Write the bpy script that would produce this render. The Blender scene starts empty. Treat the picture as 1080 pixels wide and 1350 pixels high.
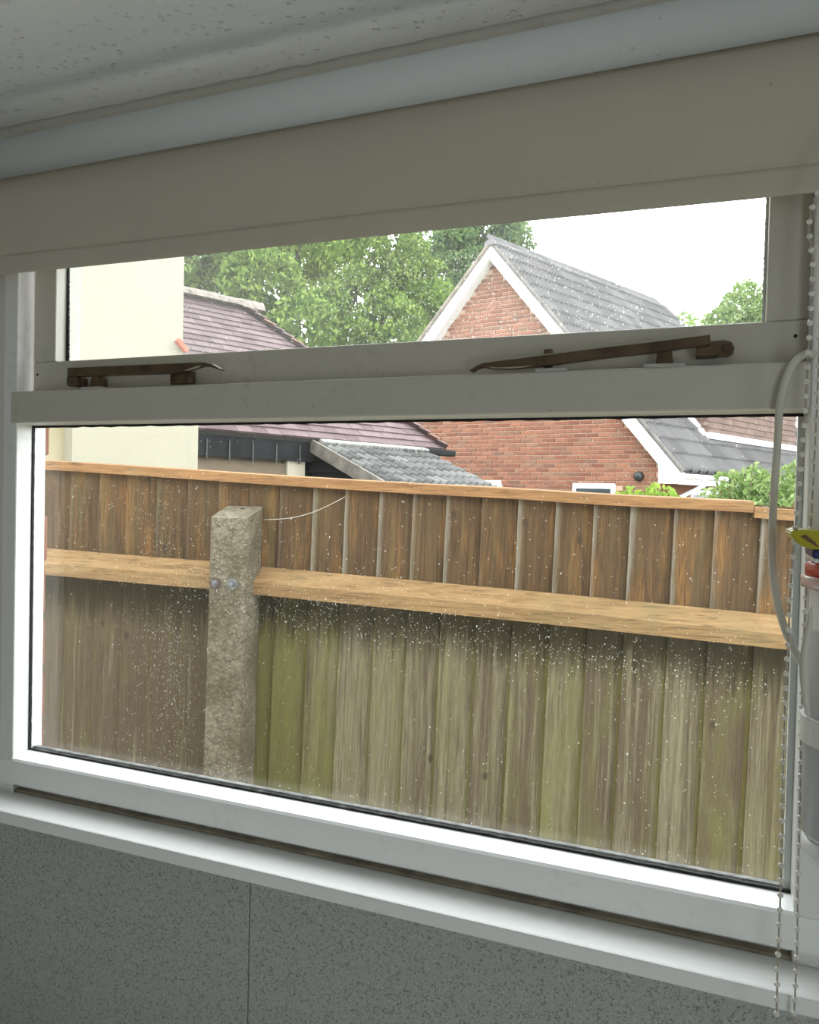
import bpy, bmesh, math, random
from mathutils import Vector, Matrix, noise
random.seed(7)
R = math.radians
S = bpy.context.scene
COL = S.collection
PI = math.pi

# ---------------------------------------------------------------- camera
FPX, YAW, PITCH, ROLL = 1040.0, R(21.94), R(-1.2), R(1.29)
CAM = Vector((0.0, -0.74, 1.80))
FW = Vector((-math.sin(YAW)*math.cos(PITCH), math.cos(YAW)*math.cos(PITCH), math.sin(PITCH)))
_r = Vector((math.cos(YAW), math.sin(YAW), 0)); _u = _r.cross(FW)
RT = math.cos(ROLL)*_r + math.sin(ROLL)*_u
UP = -math.sin(ROLL)*_r + math.cos(ROLL)*_u
cd = bpy.data.cameras.new('camera'); cam = bpy.data.objects.new('camera', cd); COL.objects.link(cam)
cd.sensor_fit = 'HORIZONTAL'; cd.sensor_width = 36.0; cd.lens = 36.0*FPX/1080.0
cd.clip_start = 0.02; cd.clip_end = 400
m3 = Matrix((RT, UP, -FW)).transposed()
cam.matrix_world = Matrix.Translation(CAM) @ m3.to_4x4()
S.camera = cam

# ---------------------------------------------------------------- sky, exposure
SKY = 6.0
w = bpy.data.worlds.new('overcast'); S.world = w; w.use_nodes = True
bg = w.node_tree.nodes['Background']
bg.inputs[0].default_value = (0.955, 0.985, 1.0, 1); bg.inputs[1].default_value = SKY
S.view_settings.view_transform = 'Standard'; S.view_settings.look = 'None'
S.view_settings.exposure = 0.0; S.view_settings.gamma = 1.0
S.view_settings.use_curve_mapping = False
S.cycles.use_denoising = True
S.cycles.max_bounces = 12; S.cycles.diffuse_bounces = 6; S.cycles.transparent_max_bounces = 24
S.cycles.caustics_reflective = False; S.cycles.caustics_refractive = False

def portal(name, loc, rot, sx, sy):
    l = bpy.data.lights.new(name, 'AREA'); l.shape = 'RECTANGLE'; l.size = sx; l.size_y = sy
    l.cycles.is_portal = True
    o = bpy.data.objects.new(name, l); COL.objects.link(o); o.location = loc; o.rotation_euler = rot
    return o
portal('daylight_portal', (-0.388, 0.10, 1.79), (R(-90), 0, 0), 0.98, 0.74)      # sky through the kitchen window
portal('daylight_portal', (1.35, -3.05, 1.05), (R(90), 0, 0), 0.76, 2.0)           # sky through the added, unseen back door

# ---------------------------------------------------------------- pixel helpers (1080 x 1350)
def ray(x, y): return (x-540)/FPX*RT - (y-675)/FPX*UP + FW
def atY(x, y, Y):
    d = ray(x, y); return CAM + d*((Y-CAM.y)/d.y)
def atD(x, y, dep): return CAM + ray(x, y)*dep
def onplane(x, y, P, N):
    d = ray(x, y); return CAM + d*((Vector(P)-CAM).dot(N)/d.dot(N))
def hdir(xv):                      # horizontal direction that vanishes at picture x
    d = None
    lo, hi = -2000.0, 3000.0
    for _ in range(60):
        mid = (lo+hi)/2
        if ray(xv, mid).z > 0: lo = mid
        else: hi = mid
    d = ray(xv, lo); d.z = 0; return d.normalized()

# ---------------------------------------------------------------- objects
def tag(o, label=None, cat=None, group=None, kind=None):
    if label: o['label'] = label
    if cat: o['category'] = cat
    if group: o['group'] = group
    if kind: o['kind'] = kind
    return o
def setpar(o, p):
    o.parent = p
    loc = Matrix.Identity(4); q = p; chain = []
    M = Matrix.Identity(4)
    while q: chain.append(q); q = q.parent
    for q in reversed(chain): M = M @ q.matrix_parent_inverse @ q.matrix_basis
    o.matrix_parent_inverse = M.inverted()
def empty(name, loc):
    o = bpy.data.objects.new(name, None); COL.objects.link(o); o.location = loc
    o.empty_display_size = 0.1
    return o
def link(name, me, mat=None, parent=None):
    o = bpy.data.objects.new(name, me); COL.objects.link(o)
    if mat is not None and not me.materials: me.materials.append(mat)
    if parent: setpar(o, parent)
    return o
def obj(name, bm, mat, parent=None, smooth=False):
    me = bpy.data.meshes.new(name)
    bmesh.ops.recalc_face_normals(bm, faces=bm.faces[:])
    bm.to_mesh(me); bm.free()
    if smooth:
        for p in me.polygons: p.use_smooth = True
    return link(name, me, mat, parent)
def raw(name, V, Fc, mat, parent=None, smooth=False):
    me = bpy.data.meshes.new(name); me.from_pydata([tuple(v) for v in V], [], Fc); me.update()
    if smooth:
        for p in me.polygons: p.use_smooth = True
    return link(name, me, mat, parent)
def box(bm, lo, hi, M=None, bev=0.0, seg=2):
    r = bmesh.ops.create_cube(bm, size=1.0); vs = r['verts']
    lo = Vector(lo); hi = Vector(hi); c = (lo+hi)/2; d = hi-lo
    for v in vs: v.co = Vector((v.co.x*d.x, v.co.y*d.y, v.co.z*d.z)) + c
    if bev > 0:
        es = list({e for v in vs for e in v.link_edges})
        g = bmesh.ops.bevel(bm, geom=es, offset=bev, segments=seg, affect='EDGES', profile=0.5)
        vs = list({v for f in g['faces'] for v in f.verts} | {v for v in vs if v.is_valid})
    if M is not None:
        for v in vs: v.co = M @ v.co
    return bm
def B(lo, hi, M=None, bev=0.0): return box(bmesh.new(), lo, hi, M, bev)
def prism(bm, poly, d):                 # polygon (list of Vector) extruded by vector d
    a = [bm.verts.new(p) for p in poly]; b = [bm.verts.new(Vector(p)+d) for p in poly]
    n = len(a)
    bm.faces.new(a); bm.faces.new(b[::-1])
    for i in range(n): bm.faces.new((a[i], b[i], b[(i+1) % n], a[(i+1) % n]))
    return bm
def tube(bm, pts, rad, n=8, cap=True):
    pts = [Vector(p) for p in pts]; rings = []
    rr = rad if isinstance(rad, (list, tuple)) else [rad]*len(pts)
    prev = None
    for i, p in enumerate(pts):
        t = (pts[min(i+1, len(pts)-1)] - pts[max(i-1, 0)]).normalized()
        if prev is None:
            a = t.orthogonal().normalized()
        else:
            a = (prev - t*prev.dot(t)).normalized()
        prev = a; b = t.cross(a)
        rings.append([bm.verts.new(p + (a*math.cos(2*PI*k/n)+b*math.sin(2*PI*k/n))*rr[i]) for k in range(n)])
    for i in range(len(rings)-1):
        for k in range(n):
            bm.faces.new((rings[i][k], rings[i][(k+1) % n], rings[i+1][(k+1) % n], rings[i+1][k]))
    if cap:
        bm.faces.new(rings[0][::-1]); bm.faces.new(rings[-1])
    return bm
def lathe(bm, prof, M, n=24):           # prof: (radius, height) pairs about local z
    rings = []
    for r, z in prof:
        if r < 1e-6: rings.append([bm.verts.new(M @ Vector((0, 0, z)))])
        else: rings.append([bm.verts.new(M @ Vector((r*math.cos(2*PI*k/n), r*math.sin(2*PI*k/n), z))) for k in range(n)])
    for a, b in zip(rings, rings[1:]):
        for k in range(n):
            k2 = (k+1) % n
            if len(a) == 1 and len(b) == 1: continue
            if len(a) == 1: bm.faces.new((a[0], b[k], b[k2]))
            elif len(b) == 1: bm.faces.new((a[k], a[k2], b[0]))
            else: bm.faces.new((a[k], a[k2], b[k2], b[k]))
    return bm
def T(v): return Matrix.Translation(Vector(v))
def frame_mat(o, x, y, z):              # local axes x,y,z (unit vectors) at o
    M = Matrix((Vector(x), Vector(y), Vector(z))).transposed().to_4x4(); M.translation = Vector(o); return M
def spline(pts, n=12):                  # Catmull-Rom
    P = [Vector(p) for p in pts]; P = [2*P[0]-P[1]] + P + [2*P[-1]-P[-2]]; out = []
    for i in range(1, len(P)-2):
        for k in range(n):
            t = k/n; a, b, c, d = P[i-1:i+3]
            out.append(0.5*((2*b)+(c-a)*t+(2*a-5*b+4*c-d)*t*t+(3*b-a-3*c+d)*t**3))
    out.append(P[-2]); return out

# ---------------------------------------------------------------- materials
class NT:
    def __init__(s, name):
        s.m = bpy.data.materials.new(name); s.m.use_nodes = True; s.t = s.m.node_tree
        s.p = s.t.nodes['Principled BSDF']; s.out = s.t.nodes['Material Output']
    def n(s, kind, **kw):
        nd = s.t.nodes.new(kind)
        for k, v in kw.items():
            if k in nd.bl_rna.properties: setattr(nd, k, v)
        return nd
    def l(s, a, b): s.t.links.new(a, b)
    def val(s, sock, v):
        if hasattr(v, 'is_linked'): s.l(v, sock)
        else: sock.default_value = v
    def coord(s, which='Object', scale=(1, 1, 1), off=None):
        tc = s.n('ShaderNodeTexCoord'); mp = s.n('ShaderNodeMapping')
        s.l(tc.outputs[which], mp.inputs[0]); mp.inputs['Scale'].default_value = scale
        if off is not None: s.l(off, mp.inputs['Location'])
        return mp.outputs[0]
    def noise(s, vec, scale, detail=4, rough=0.55, dist=0.0):
        nd = s.n('ShaderNodeTexNoise'); s.l(vec, nd.inputs['Vector'])
        nd.inputs['Scale'].default_value = scale; nd.inputs['Detail'].default_value = detail
        nd.inputs['Roughness'].default_value = rough; nd.inputs['Distortion'].default_value = dist
        return nd.outputs['Fac']
    def ramp(s, fac, stops, interp='LINEAR'):
        nd = s.n('ShaderNodeValToRGB'); nd.color_ramp.interpolation = interp
        el = nd.color_ramp.elements
        while len(el) < len(stops): el.new(0.5)
        for e, (p, c) in zip(el, stops):
            e.position = p; e.color = (c, c, c, 1) if isinstance(c, (int, float)) else (*c, 1)
        s.l(fac, nd.inputs[0]); return nd.outputs[0]
    def mix(s, f, a, b, blend='MIX'):
        nd = s.n('ShaderNodeMix'); nd.data_type = 'RGBA'; nd.blend_type = blend
        s.val(nd.inputs[0], f)
        for sock, v in ((nd.inputs[6], a), (nd.inputs[7], b)):
            if isinstance(v, tuple): sock.default_value = (*v, 1) if len(v) == 3 else v
            else: s.l(v, sock)
        return nd.outputs[2]
    def math(s, op, a, b=0.5, c=None, clamp=False):
        nd = s.n('ShaderNodeMath'); nd.operation = op; nd.use_clamp = clamp
        s.val(nd.inputs[0], a); s.val(nd.inputs[1], b)
        if c is not None: s.val(nd.inputs[2], c)
        return nd.outputs[0]
    def bump(s, h, strength=0.3, dist=0.01):
        nd = s.n('ShaderNodeBump'); nd.inputs['Strength'].default_value = strength
        nd.inputs['Distance'].default_value = dist; s.l(h, nd.inputs['Height'])
        s.l(nd.outputs[0], s.p.inputs['Normal'])
    def col(s, c):
        if isinstance(c, tuple): s.p.inputs['Base Color'].default_value = (*c, 1)
        else: s.l(c, s.p.inputs['Base Color'])
    def dim(s, c): return s.mix(1.0, c, (0.67, 0.67, 0.67), 'MULTIPLY')
    def rough(s, r): s.val(s.p.inputs['Roughness'], r)

def plain(name, c, rough=0.5, var=0.12, scale=8.0, bump=0.0, bscale=60.0, metal=0.0, spec=None):
    a = NT(name); v = a.coord()
    f = a.noise(v, scale, 5)
    a.col(a.mix(a.ramp(f, [(0.35, 0.0), (0.7, 1.0)]), tuple(x*(1-var) for x in c), tuple(min(1, x*(1+var)) for x in c)))
    a.rough(rough); a.p.inputs['Metallic'].default_value = metal
    if spec is not None: a.p.inputs['Specular IOR Level'].default_value = spec
    if bump: a.bump(a.noise(v, bscale, 3), bump, 0.002)
    return a.m

def paint_mat(name, c, dirt=(0.30, 0.27, 0.22), amount=0.5):
    a = NT(name); v = a.coord()
    f1 = a.noise(v, 9, 6, 0.6); f2 = a.noise(v, 70, 4, 0.7)
    d = a.math('MULTIPLY', a.ramp(f1, [(0.48, 0.0), (0.75, 1.0)]), a.ramp(f2, [(0.5, 0.0), (0.72, 1.0)]))
    chip = a.ramp(a.noise(v, 150, 2, 0.5), [(0.765, 0.0), (0.80, 1.0)])
    base = a.mix(a.math('MULTIPLY', d, amount), c, dirt)
    a.col(a.mix(a.math('MULTIPLY', chip, 0.6), base, (0.16, 0.13, 0.10)))
    a.rough(a.ramp(f1, [(0.3, 0.32), (0.7, 0.5)]))
    g = a.coord('Object', (14, 14, 260))
    a.bump(a.noise(g, 3, 2), 0.05, 0.002)
    return a.m
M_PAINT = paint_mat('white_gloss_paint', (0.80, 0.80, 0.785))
M_SILL = paint_mat('lit_white_paint', (0.87, 0.88, 0.88), amount=0.35)  # paler copy of the white paint, imitating light on sill and ledge
M_PAINT2 = paint_mat('shade_dark_cream_paint', (0.56, 0.54, 0.475), amount=0.6)  # cream paint darkened to put shade into sash and transom
M_PAINTX = plain('exterior_white_paint', (0.82, 0.83, 0.84), 0.45, 0.05, 12)
M_GASKET = plain('black_mould_seal', (0.012, 0.012, 0.011), 0.8, 0.4, 80, 0.4, 200)
M_BROWNMETAL = plain('worn_bronze_lacquer', (0.125, 0.085, 0.048), 0.38, 0.35, 40, 0.1, 120, 0.35)
M_CHIP = plain('bare_worn_metal', (0.42, 0.38, 0.31), 0.5, 0.2, 60)
M_GREYPLATE = plain('painted_plate', (0.45, 0.44, 0.41), 0.5, 0.15, 60)
M_STEEL = plain('galvanised_steel', (0.20, 0.20, 0.205), 0.55, 0.25, 90, 0.1, 160, 0.8)
M_RUST = plain('rusty_washer', (0.10, 0.065, 0.05), 0.7, 0.4, 90, 0.2, 160, 0.3)

def glass_mat(name, haze, hazescale):
    a = NT(name); t = a.t
    tr = a.n('ShaderNodeBsdfTransparent'); tr.inputs[0].default_value = (0.97, 0.985, 0.98, 1)
    gl = a.n('ShaderNodeBsdfGlossy'); gl.inputs['Roughness'].default_value = 0.0
    fr = a.n('ShaderNodeFresnel'); gb = a.n('ShaderNodeNewGeometry')
    a.l(a.math('MULTIPLY_ADD', gb.outputs['Backfacing'], 1/1.45-1.45, 1.45), fr.inputs['IOR'])   # same reflectance from both faces
    mx = a.n('ShaderNodeMixShader'); a.l(fr.outputs[0], mx.inputs[0]); a.l(tr.outputs[0], mx.inputs[1]); a.l(gl.outputs[0], mx.inputs[2])
    tl = a.n('ShaderNodeBsdfTranslucent'); tl.inputs[0].default_value = (0.85, 0.87, 0.86, 1)
    f = a.noise(a.coord('Object'), hazescale, 4, 0.6)
    m2 = a.n('ShaderNodeMixShader'); a.l(a.ramp(f, [(0.35, haze*0.2), (0.72, haze)]), m2.inputs[0])
    a.l(mx.outputs[0], m2.inputs[1]); a.l(tl.outputs[0], m2.inputs[2]); a.l(m2.outputs[0], a.out.inputs[0])
    return a.m
M_GLASS = glass_mat('dusty_window_glass', 0.004, 5)
M_GLASS2 = glass_mat('hazy_window_glass', 0.055, 3)
M_CLEAR = glass_mat('door_glass', 0.0, 4)

def speck_mat():
    a = NT('dried_water_specks')
    d = a.n('ShaderNodeBsdfDiffuse'); d.inputs[0].default_value = (0.8, 0.8, 0.76, 1)
    t2 = a.n('ShaderNodeBsdfTranslucent'); t2.inputs[0].default_value = (0.8, 0.8, 0.76, 1)
    mx = a.n('ShaderNodeMixShader'); mx.inputs[0].default_value = 0.6
    a.l(d.outputs[0], mx.inputs[1]); a.l(t2.outputs[0], mx.inputs[2])
    tr = a.n('ShaderNodeBsdfTransparent'); m2 = a.n('ShaderNodeMixShader'); m2.inputs[0].default_value = 0.75
    a.l(tr.outputs[0], m2.inputs[1]); a.l(mx.outputs[0], m2.inputs[2]); a.l(m2.outputs[0], a.out.inputs[0])
    return a.m
M_SPECK = speck_mat()

def artex_mat():
    a = NT('stippled_ceiling_paint'); v = a.coord()
    a.col(a.mix(a.noise(v, 6, 3), (0.86, 0.865, 0.85), (0.91, 0.91, 0.90))); a.rough(0.6)
    vo = a.n('ShaderNodeTexVoronoi'); wv = a.n('ShaderNodeVectorMath'); wv.operation = 'ADD'
    nzc = a.n('ShaderNodeTexNoise'); a.l(v, nzc.inputs['Vector']); nzc.inputs['Scale'].default_value = 180
    sc_ = a.n('ShaderNodeVectorMath'); sc_.operation = 'SCALE'; sc_.inputs['Scale'].default_value = 0.005
    a.l(nzc.outputs['Color'], sc_.inputs[0]); a.l(v, wv.inputs[0]); a.l(sc_.outputs[0], wv.inputs[1])
    a.l(wv.outputs[0], vo.inputs['Vector']); vo.inputs['Scale'].default_value = 105
    pit = a.math('MULTIPLY', a.ramp(vo.outputs['Distance'], [(0.10, 1.0), (0.30, 0.0)]), a.ramp(a.noise(v, 60, 2), [(0.45, 0.0), (0.55, 1.0)]))
    h = a.math('SUBTRACT', a.math('MULTIPLY', a.noise(v, 45, 3), 0.35), pit)
    a.bump(h, 0.7, 0.003)
    return a.m
M_ARTEX = artex_mat()

def laminate_mat():
    a = NT('grey_speckled_laminate'); v = a.coord()
    s1 = a.noise(v, 430, 2, 0.6); s2 = a.noise(v, 620, 2, 0.6)
    c = a.mix(a.ramp(s1, [(0.36, 1.0), (0.46, 0.0)]), (0.42, 0.43, 0.415), (0.20, 0.205, 0.198))
    c = a.mix(a.ramp(s2, [(0.56, 0.0), (0.66, 1.0)]), c, (0.56, 0.57, 0.555))
    a.col(c); a.rough(0.45)
    return a.m
M_LAM = laminate_mat()
M_WALL = plain('off_white_wall_paint', (0.66, 0.65, 0.61), 0.7, 0.04, 4, 0.1, 80)
M_FLOOR = plain('beige_vinyl_floor', (0.72, 0.70, 0.65), 0.45, 0.08, 5)

def fabric_mat(name, c, var, scale=(1, 1, 1)):
    a = NT(name); v = a.coord()
    f = a.noise(v, 7, 5, 0.6); g = a.noise(a.coord('Object', (350, 350, 900)), 1.0, 2)
    base = a.mix(f, tuple(x*(1-var) for x in c), tuple(x*(1+var) for x in c))
    spots = a.ramp(a.noise(v, 110, 1, 0.4), [(0.76, 0.0), (0.80, 1.0)])
    base = a.mix(a.math('MULTIPLY', spots, 0.35), base, (0.25, 0.20, 0.13))
    a.col(base); a.rough(0.75); a.bump(g, 0.12, 0.001)
    return a.m
M_BLIND = fabric_mat('cream_blind_cloth', (0.53, 0.485, 0.395), 0.05)
M_BLINDBACK = fabric_mat('grey_blind_backing', (0.60, 0.63, 0.64), 0.03)

# --- fence timber -----------------------------------------------------
def board_mat():
    a = NT('weathered_fence_board')
    oi = a.n('ShaderNodeObjectInfo')
    rnd = a.n('ShaderNodeCombineXYZ')
    for i, k in enumerate((37.0, 11.0, 53.0)): a.l(a.math('MULTIPLY', oi.outputs['Random'], k), rnd.inputs[i])
    tc = a.n('ShaderNodeTexCoord')
    sep = a.n('ShaderNodeSeparateXYZ'); a.l(tc.outputs['Object'], sep.inputs[0])
    x, z = sep.outputs[0], sep.outputs[2]
    def nz(sc, s, d=4, r=0.55, dist=0.0):
        mp = a.n('ShaderNodeMapping'); a.l(tc.outputs['Object'], mp.inputs[0]); a.l(rnd.outputs[0], mp.inputs['Location'])
        mp.inputs['Scale'].default_value = sc; return a.noise(mp.outputs[0], s, d, r, dist)
    grain = nz((1.6, 1, 0.55), 9, 5, 0.65, 0.9)
    fine = nz((7, 1, 1.3), 12, 4, 0.6, 0.4)
    broad = nz((0.9, 1, 1.5), 2.2, 4, 0.6)
    broad2 = nz((2.0, 1, 0.55), 2.0, 6, 0.7, 0.6)
    sc = a.n('ShaderNodeSeparateColor'); a.l(oi.outputs['Color'], sc.inputs[0])
    cr, cg, cb = sc.outputs[0], sc.outputs[1], sc.outputs[2]
    # upper, sheltered brown-orange wood
    up = a.mix(a.ramp(grain, [(0.30, 0.0), (0.72, 1.0)]), (0.070, 0.041, 0.022), (0.20, 0.125, 0.064))
    up = a.mix(a.math('MULTIPLY', a.ramp(broad, [(0.50, 0.0), (0.68, 1.0)]), a.ramp(fine, [(0.42, 0.1), (0.60, 1.0)])), up, (0.36, 0.19, 0.072))
    up = a.mix(a.math('MULTIPLY', a.ramp(fine, [(0.30, 1.0), (0.48, 0.0)]), 0.6), up, (0.045, 0.03, 0.02))
    up = a.mix(a.math('MULTIPLY', a.ramp(broad2, [(0.52, 0.0), (0.75, 1.0)]), 0.55), up, (0.20, 0.19, 0.085))
    # pale strip along one edge
    edge = a.math('MULTIPLY', a.ramp(a.math('ADD', x, a.math('MULTIPLY', broad, 0.25)), [(0.13, 1.0), (0.27, 0.0)]), a.math('MULTIPLY', cb, a.ramp(broad2, [(0.34, 0.0), (0.52, 1.0)])))
    up = a.mix(a.math('MULTIPLY', edge, a.ramp(fine, [(0.3, 0.5), (0.6, 1.0)])), up, (0.36, 0.33, 0.27))
    # lower, rain-bleached grey-green wood
    lo = a.mix(a.ramp(grain, [(0.30, 0.0), (0.70, 1.0)]), (0.125, 0.100, 0.060), (0.32, 0.285, 0.185))
    lo = a.mix(a.math('MULTIPLY', a.ramp(fine, [(0.30, 1.0), (0.46, 0.0)]), 0.45), lo, (0.085, 0.066, 0.05))
    br = a.math('MULTIPLY', a.ramp(a.math('ADD', broad2, a.math('MULTIPLY', cg, 0.34)), [(0.58, 0.0), (0.70, 1.0)]), a.ramp(fine, [(0.25, 0.55), (0.6, 1.0)]))
    lo = a.mix(a.math('MULTIPLY', br, 0.9), lo, (0.095, 0.06, 0.036))
    gr = a.math('MULTIPLY', a.ramp(a.math('ADD', broad, a.math('MULTIPLY', cr, 0.4)), [(0.55, 0.0), (0.95, 1.0)]), 0.85)
    lo = a.mix(gr, lo, (0.20, 0.195, 0.065))
    eg = a.math('MULTIPLY', a.ramp(a.math('ADD', x, a.math('MULTIPLY', fine, 0.06)), [(0.93, 0.0), (0.99, 1.0)]), 0.75)
    lo = a.mix(eg, lo, (0.24, 0.215, 0.055))
    crisp = nz((16, 1, 2.2), 14, 3, 0.6, 0.3)
    lo = a.mix(a.math('MULTIPLY', a.ramp(crisp, [(0.36, 1.0), (0.46, 0.0)]), 0.5), lo, (0.075, 0.055, 0.038))
    lo = a.mix(a.math('MULTIPLY', a.ramp(crisp, [(0.58, 0.0), (0.68, 1.0)]), 0.45), lo, (0.40, 0.37, 0.28))
    up = a.mix(a.math('MULTIPLY', a.ramp(crisp, [(0.36, 1.0), (0.46, 0.0)]), 0.6), up, (0.035, 0.022, 0.014))
    # boundary at the rail, with a ragged dark band under it
    zz = a.math('ADD', z, a.math('MULTIPLY', broad, 0.14))
    c = a.mix(a.ramp(a.math('ADD', zz, 1.0), [(0.70, 1.0), (0.79, 0.0)]), up, lo)
    st = a.ramp(a.math('ADD', a.math('ADD', z, a.math('MULTIPLY', nz((2.5, 1, 0.8), 4, 4, 0.65), 0.26)), 1.0), [(0.63, 0.0), (0.71, 0.9), (0.77, 0.9), (0.83, 0.0)])
    c = a.mix(st, c, (0.045, 0.036, 0.016))
    # knots
    vor = a.n('ShaderNodeTexVoronoi'); mp = a.n('ShaderNodeMapping'); a.l(tc.outputs['Object'], mp.inputs[0]); a.l(rnd.outputs[0], mp.inputs['Location'])
    mp.inputs['Scale'].default_value = (0.9, 0.2, 5.5); a.l(mp.outputs[0], vor.inputs['Vector']); vor.inputs['Scale'].default_value = 1.0
    kn = a.ramp(vor.outputs['Distance'], [(0.055, 1.0), (0.085, 0.0)])
    c = a.mix(a.math('MULTIPLY', kn, 0.8), c, (0.06, 0.042, 0.03))
    hs = a.n('ShaderNodeHueSaturation'); hs.inputs['Saturation'].default_value = 1.06; hs.inputs['Value'].default_value = 1.12; a.l(c, hs.inputs['Color']); c = hs.outputs[0]
    a.col(a.dim(c)); a.rough(0.85); a.p.inputs['Specular IOR Level'].default_value = 0.25
    a.bump(a.math('ADD', fine, grain), 0.6, 0.006)
    return a.m
M_BOARD = board_mat()

def rail_mat(name, c1, c2, c3, L):
    a = NT(name); v = a.coord('Object', L)
    g = a.noise(v, 1.0, 6, 0.65, 0.8); f = a.noise(a.coord('Object', tuple(k*3 for k in L)), 1.0, 4, 0.6, 0.3); b = a.noise(a.coord('Object'), 5, 4)
    c = a.mix(a.ramp(g, [(0.3, 0.0), (0.7, 1.0)]), c1, c2)
    c = a.mix(a.math('MULTIPLY', a.ramp(f, [(0.34, 1.0), (0.46, 0.0)]), 0.7), c, c3)
    c = a.mix(a.math('MULTIPLY', a.ramp(b, [(0.55, 0.0), (0.75, 1.0)]), 0.5), c, (0.22, 0.19, 0.09))
    vor = a.n('ShaderNodeTexVoronoi'); mp = a.coord('Object', (3.6, 3.6, 11)); a.l(mp, vor.inputs['Vector']); vor.inputs['Scale'].default_value = 1.0
    c = a.mix(a.math('MULTIPLY', a.ramp(vor.outputs['Distance'], [(0.06, 1.0), (0.10, 0.0)]), 0.75), c, (0.055, 0.04, 0.03))
    a.col(a.dim(c)); a.rough(0.8); a.p.inputs['Specular IOR Level'].default_value = 0.3
    a.bump(f, 0.35, 0.004)
    return a.m
M_RAIL = rail_mat('sawn_arris_rail', (0.25, 0.14, 0.055), (0.45, 0.285, 0.13), (0.10, 0.055, 0.022), (5, 5, 75))
M_CAP = rail_mat('orange_capping_timber', (0.26, 0.125, 0.048), (0.47, 0.25, 0.105), (0.10, 0.055, 0.025), (5, 5, 90))

def concrete_mat():
    a = NT('mossy_aggregate_concrete'); v = a.coord()
    f = a.noise(v, 55, 5, 0.65); ag = a.n('ShaderNodeTexVoronoi'); a.l(v, ag.inputs['Vector']); ag.inputs['Scale'].default_value = 95
    b = a.noise(v, 9, 4, 0.6)
    c = a.mix(a.ramp(f, [(0.32, 0.0), (0.68, 1.0)]), (0.17, 0.145, 0.105), (0.46, 0.42, 0.34))
    c = a.mix(a.ramp(ag.outputs['Distance'], [(0.16, 0.8), (0.30, 0.0)]), c, (0.62, 0.58, 0.49))
    c = a.mix(a.math('MULTIPLY', a.ramp(b, [(0.40, 0.0), (0.62, 1.0)]), 0.75), c, (0.16, 0.13, 0.07))
    a.col(a.mix(1.0, c, (0.44, 0.415, 0.36), 'MULTIPLY')); a.rough(0.9); a.bump(a.math('SUBTRACT', f, ag.outputs['Distance']), 0.7, 0.006)
    return a.m
M_CONC = concrete_mat()

def island_mat(name, stops, rough=0.8, nscale=30, namt=0.25, bump=0.2, obj_rand=True):
    """colour varies from piece to piece; works for single objects and for joined pieces"""
    a = NT(name); v = a.coord()
    if obj_rand: r = a.n('ShaderNodeObjectInfo').outputs['Random']
    else: r = a.n('ShaderNodeNewGeometry').outputs['Random Per Island']
    c = a.ramp(r, stops)
    geo = a.n('ShaderNodeNewGeometry'); mp = a.n('ShaderNodeMapping'); a.l(geo.outputs['Position'], mp.inputs[0])
    f = a.noise(mp.outputs[0], nscale, 4, 0.6)
    c = a.mix(a.math('MULTIPLY', a.ramp(f, [(0.3, 1.0), (0.7, 0.0)]), namt), c, (0.03, 0.025, 0.02))
    f2 = a.noise(mp.outputs[0], nscale*0.13, 4, 0.6)
    c = a.mix(a.math('MULTIPLY', a.ramp(f2, [(0.5, 0.0), (0.75, 1.0)]), 0.25), c, stops[-1][1])
    a.col(a.dim(c)); a.rough(rough); a.p.inputs['Specular IOR Level'].default_value = 0.25
    if bump: a.bump(f, bump, 0.01)
    return a.m
def pair(name, stops, **kw):
    return island_mat(name, stops, obj_rand=True, **kw), island_mat(name + '_mass', stops, obj_rand=False, **kw)
BRICK = [(0.0, (0.25, 0.095, 0.062)), (0.3, (0.34, 0.135, 0.085)), (0.6, (0.42, 0.18, 0.11)), (0.85, (0.24, 0.115, 0.082)), (1.0, (0.38, 0.20, 0.13))]
M_BRICK, M_BRICKS = pair('red_facing_brick', BRICK, nscale=14, namt=0.2)
M_MORTAR = plain('pale_mortar', (0.45, 0.315, 0.235), 0.9, 0.12, 10)
GREY = [(0.0, (0.18, 0.172, 0.177)), (0.5, (0.225, 0.215, 0.22)), (1.0, (0.28, 0.268, 0.273))]
M_GTILE, M_GTILES = pair('grey_concrete_tile', GREY, nscale=9, namt=0.2)
LICH = [(0.0, (0.12, 0.12, 0.118)), (0.5, (0.19, 0.19, 0.187)), (1.0, (0.31, 0.31, 0.30))]
M_LTILE, M_LTILES = pair('weathered_grey_tile', LICH, nscale=25, namt=0.35)
PLUM = [(0.0, (0.17, 0.115, 0.125)), (0.5, (0.22, 0.155, 0.165)), (1.0, (0.28, 0.20, 0.205))]
M_PTILE, M_PTILES = pair('plum_plain_tile', PLUM, nscale=20, namt=0.3)
BRN = [(0.0, (0.19, 0.125, 0.105)), (0.5, (0.235, 0.155, 0.13)), (1.0, (0.275, 0.185, 0.155))]
M_BTILE, M_BTILES = pair('brown_hung_tile', BRN, nscale=14, namt=0.25)
M_TERRA = plain('terracotta', (0.36, 0.10, 0.06), 0.7, 0.2, 20)
M_RUSTT = plain('rust_brown_tile', (0.19, 0.105, 0.078), 0.8, 0.3, 15)
M_MOSSRIDGE = plain('lichened_ridge_tile', (0.22, 0.19, 0.165), 0.9, 0.4, 14, 0.4, 30)
M_UNDER = plain('roof_battens', (0.05, 0.045, 0.045), 0.9, 0.1, 5)
M_UPVC = plain('white_upvc', (0.80, 0.82, 0.84), 0.4, 0.03, 3)
M_BLACKB = plain('black_weatherboard', (0.013, 0.014, 0.015), 0.75, 0.5, 4, 0.2, 40, 0.0, 0.2)
M_DARKGLASS = plain('dark_window_glass', (0.05, 0.06, 0.065), 0.1, 0.2, 2)
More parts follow.
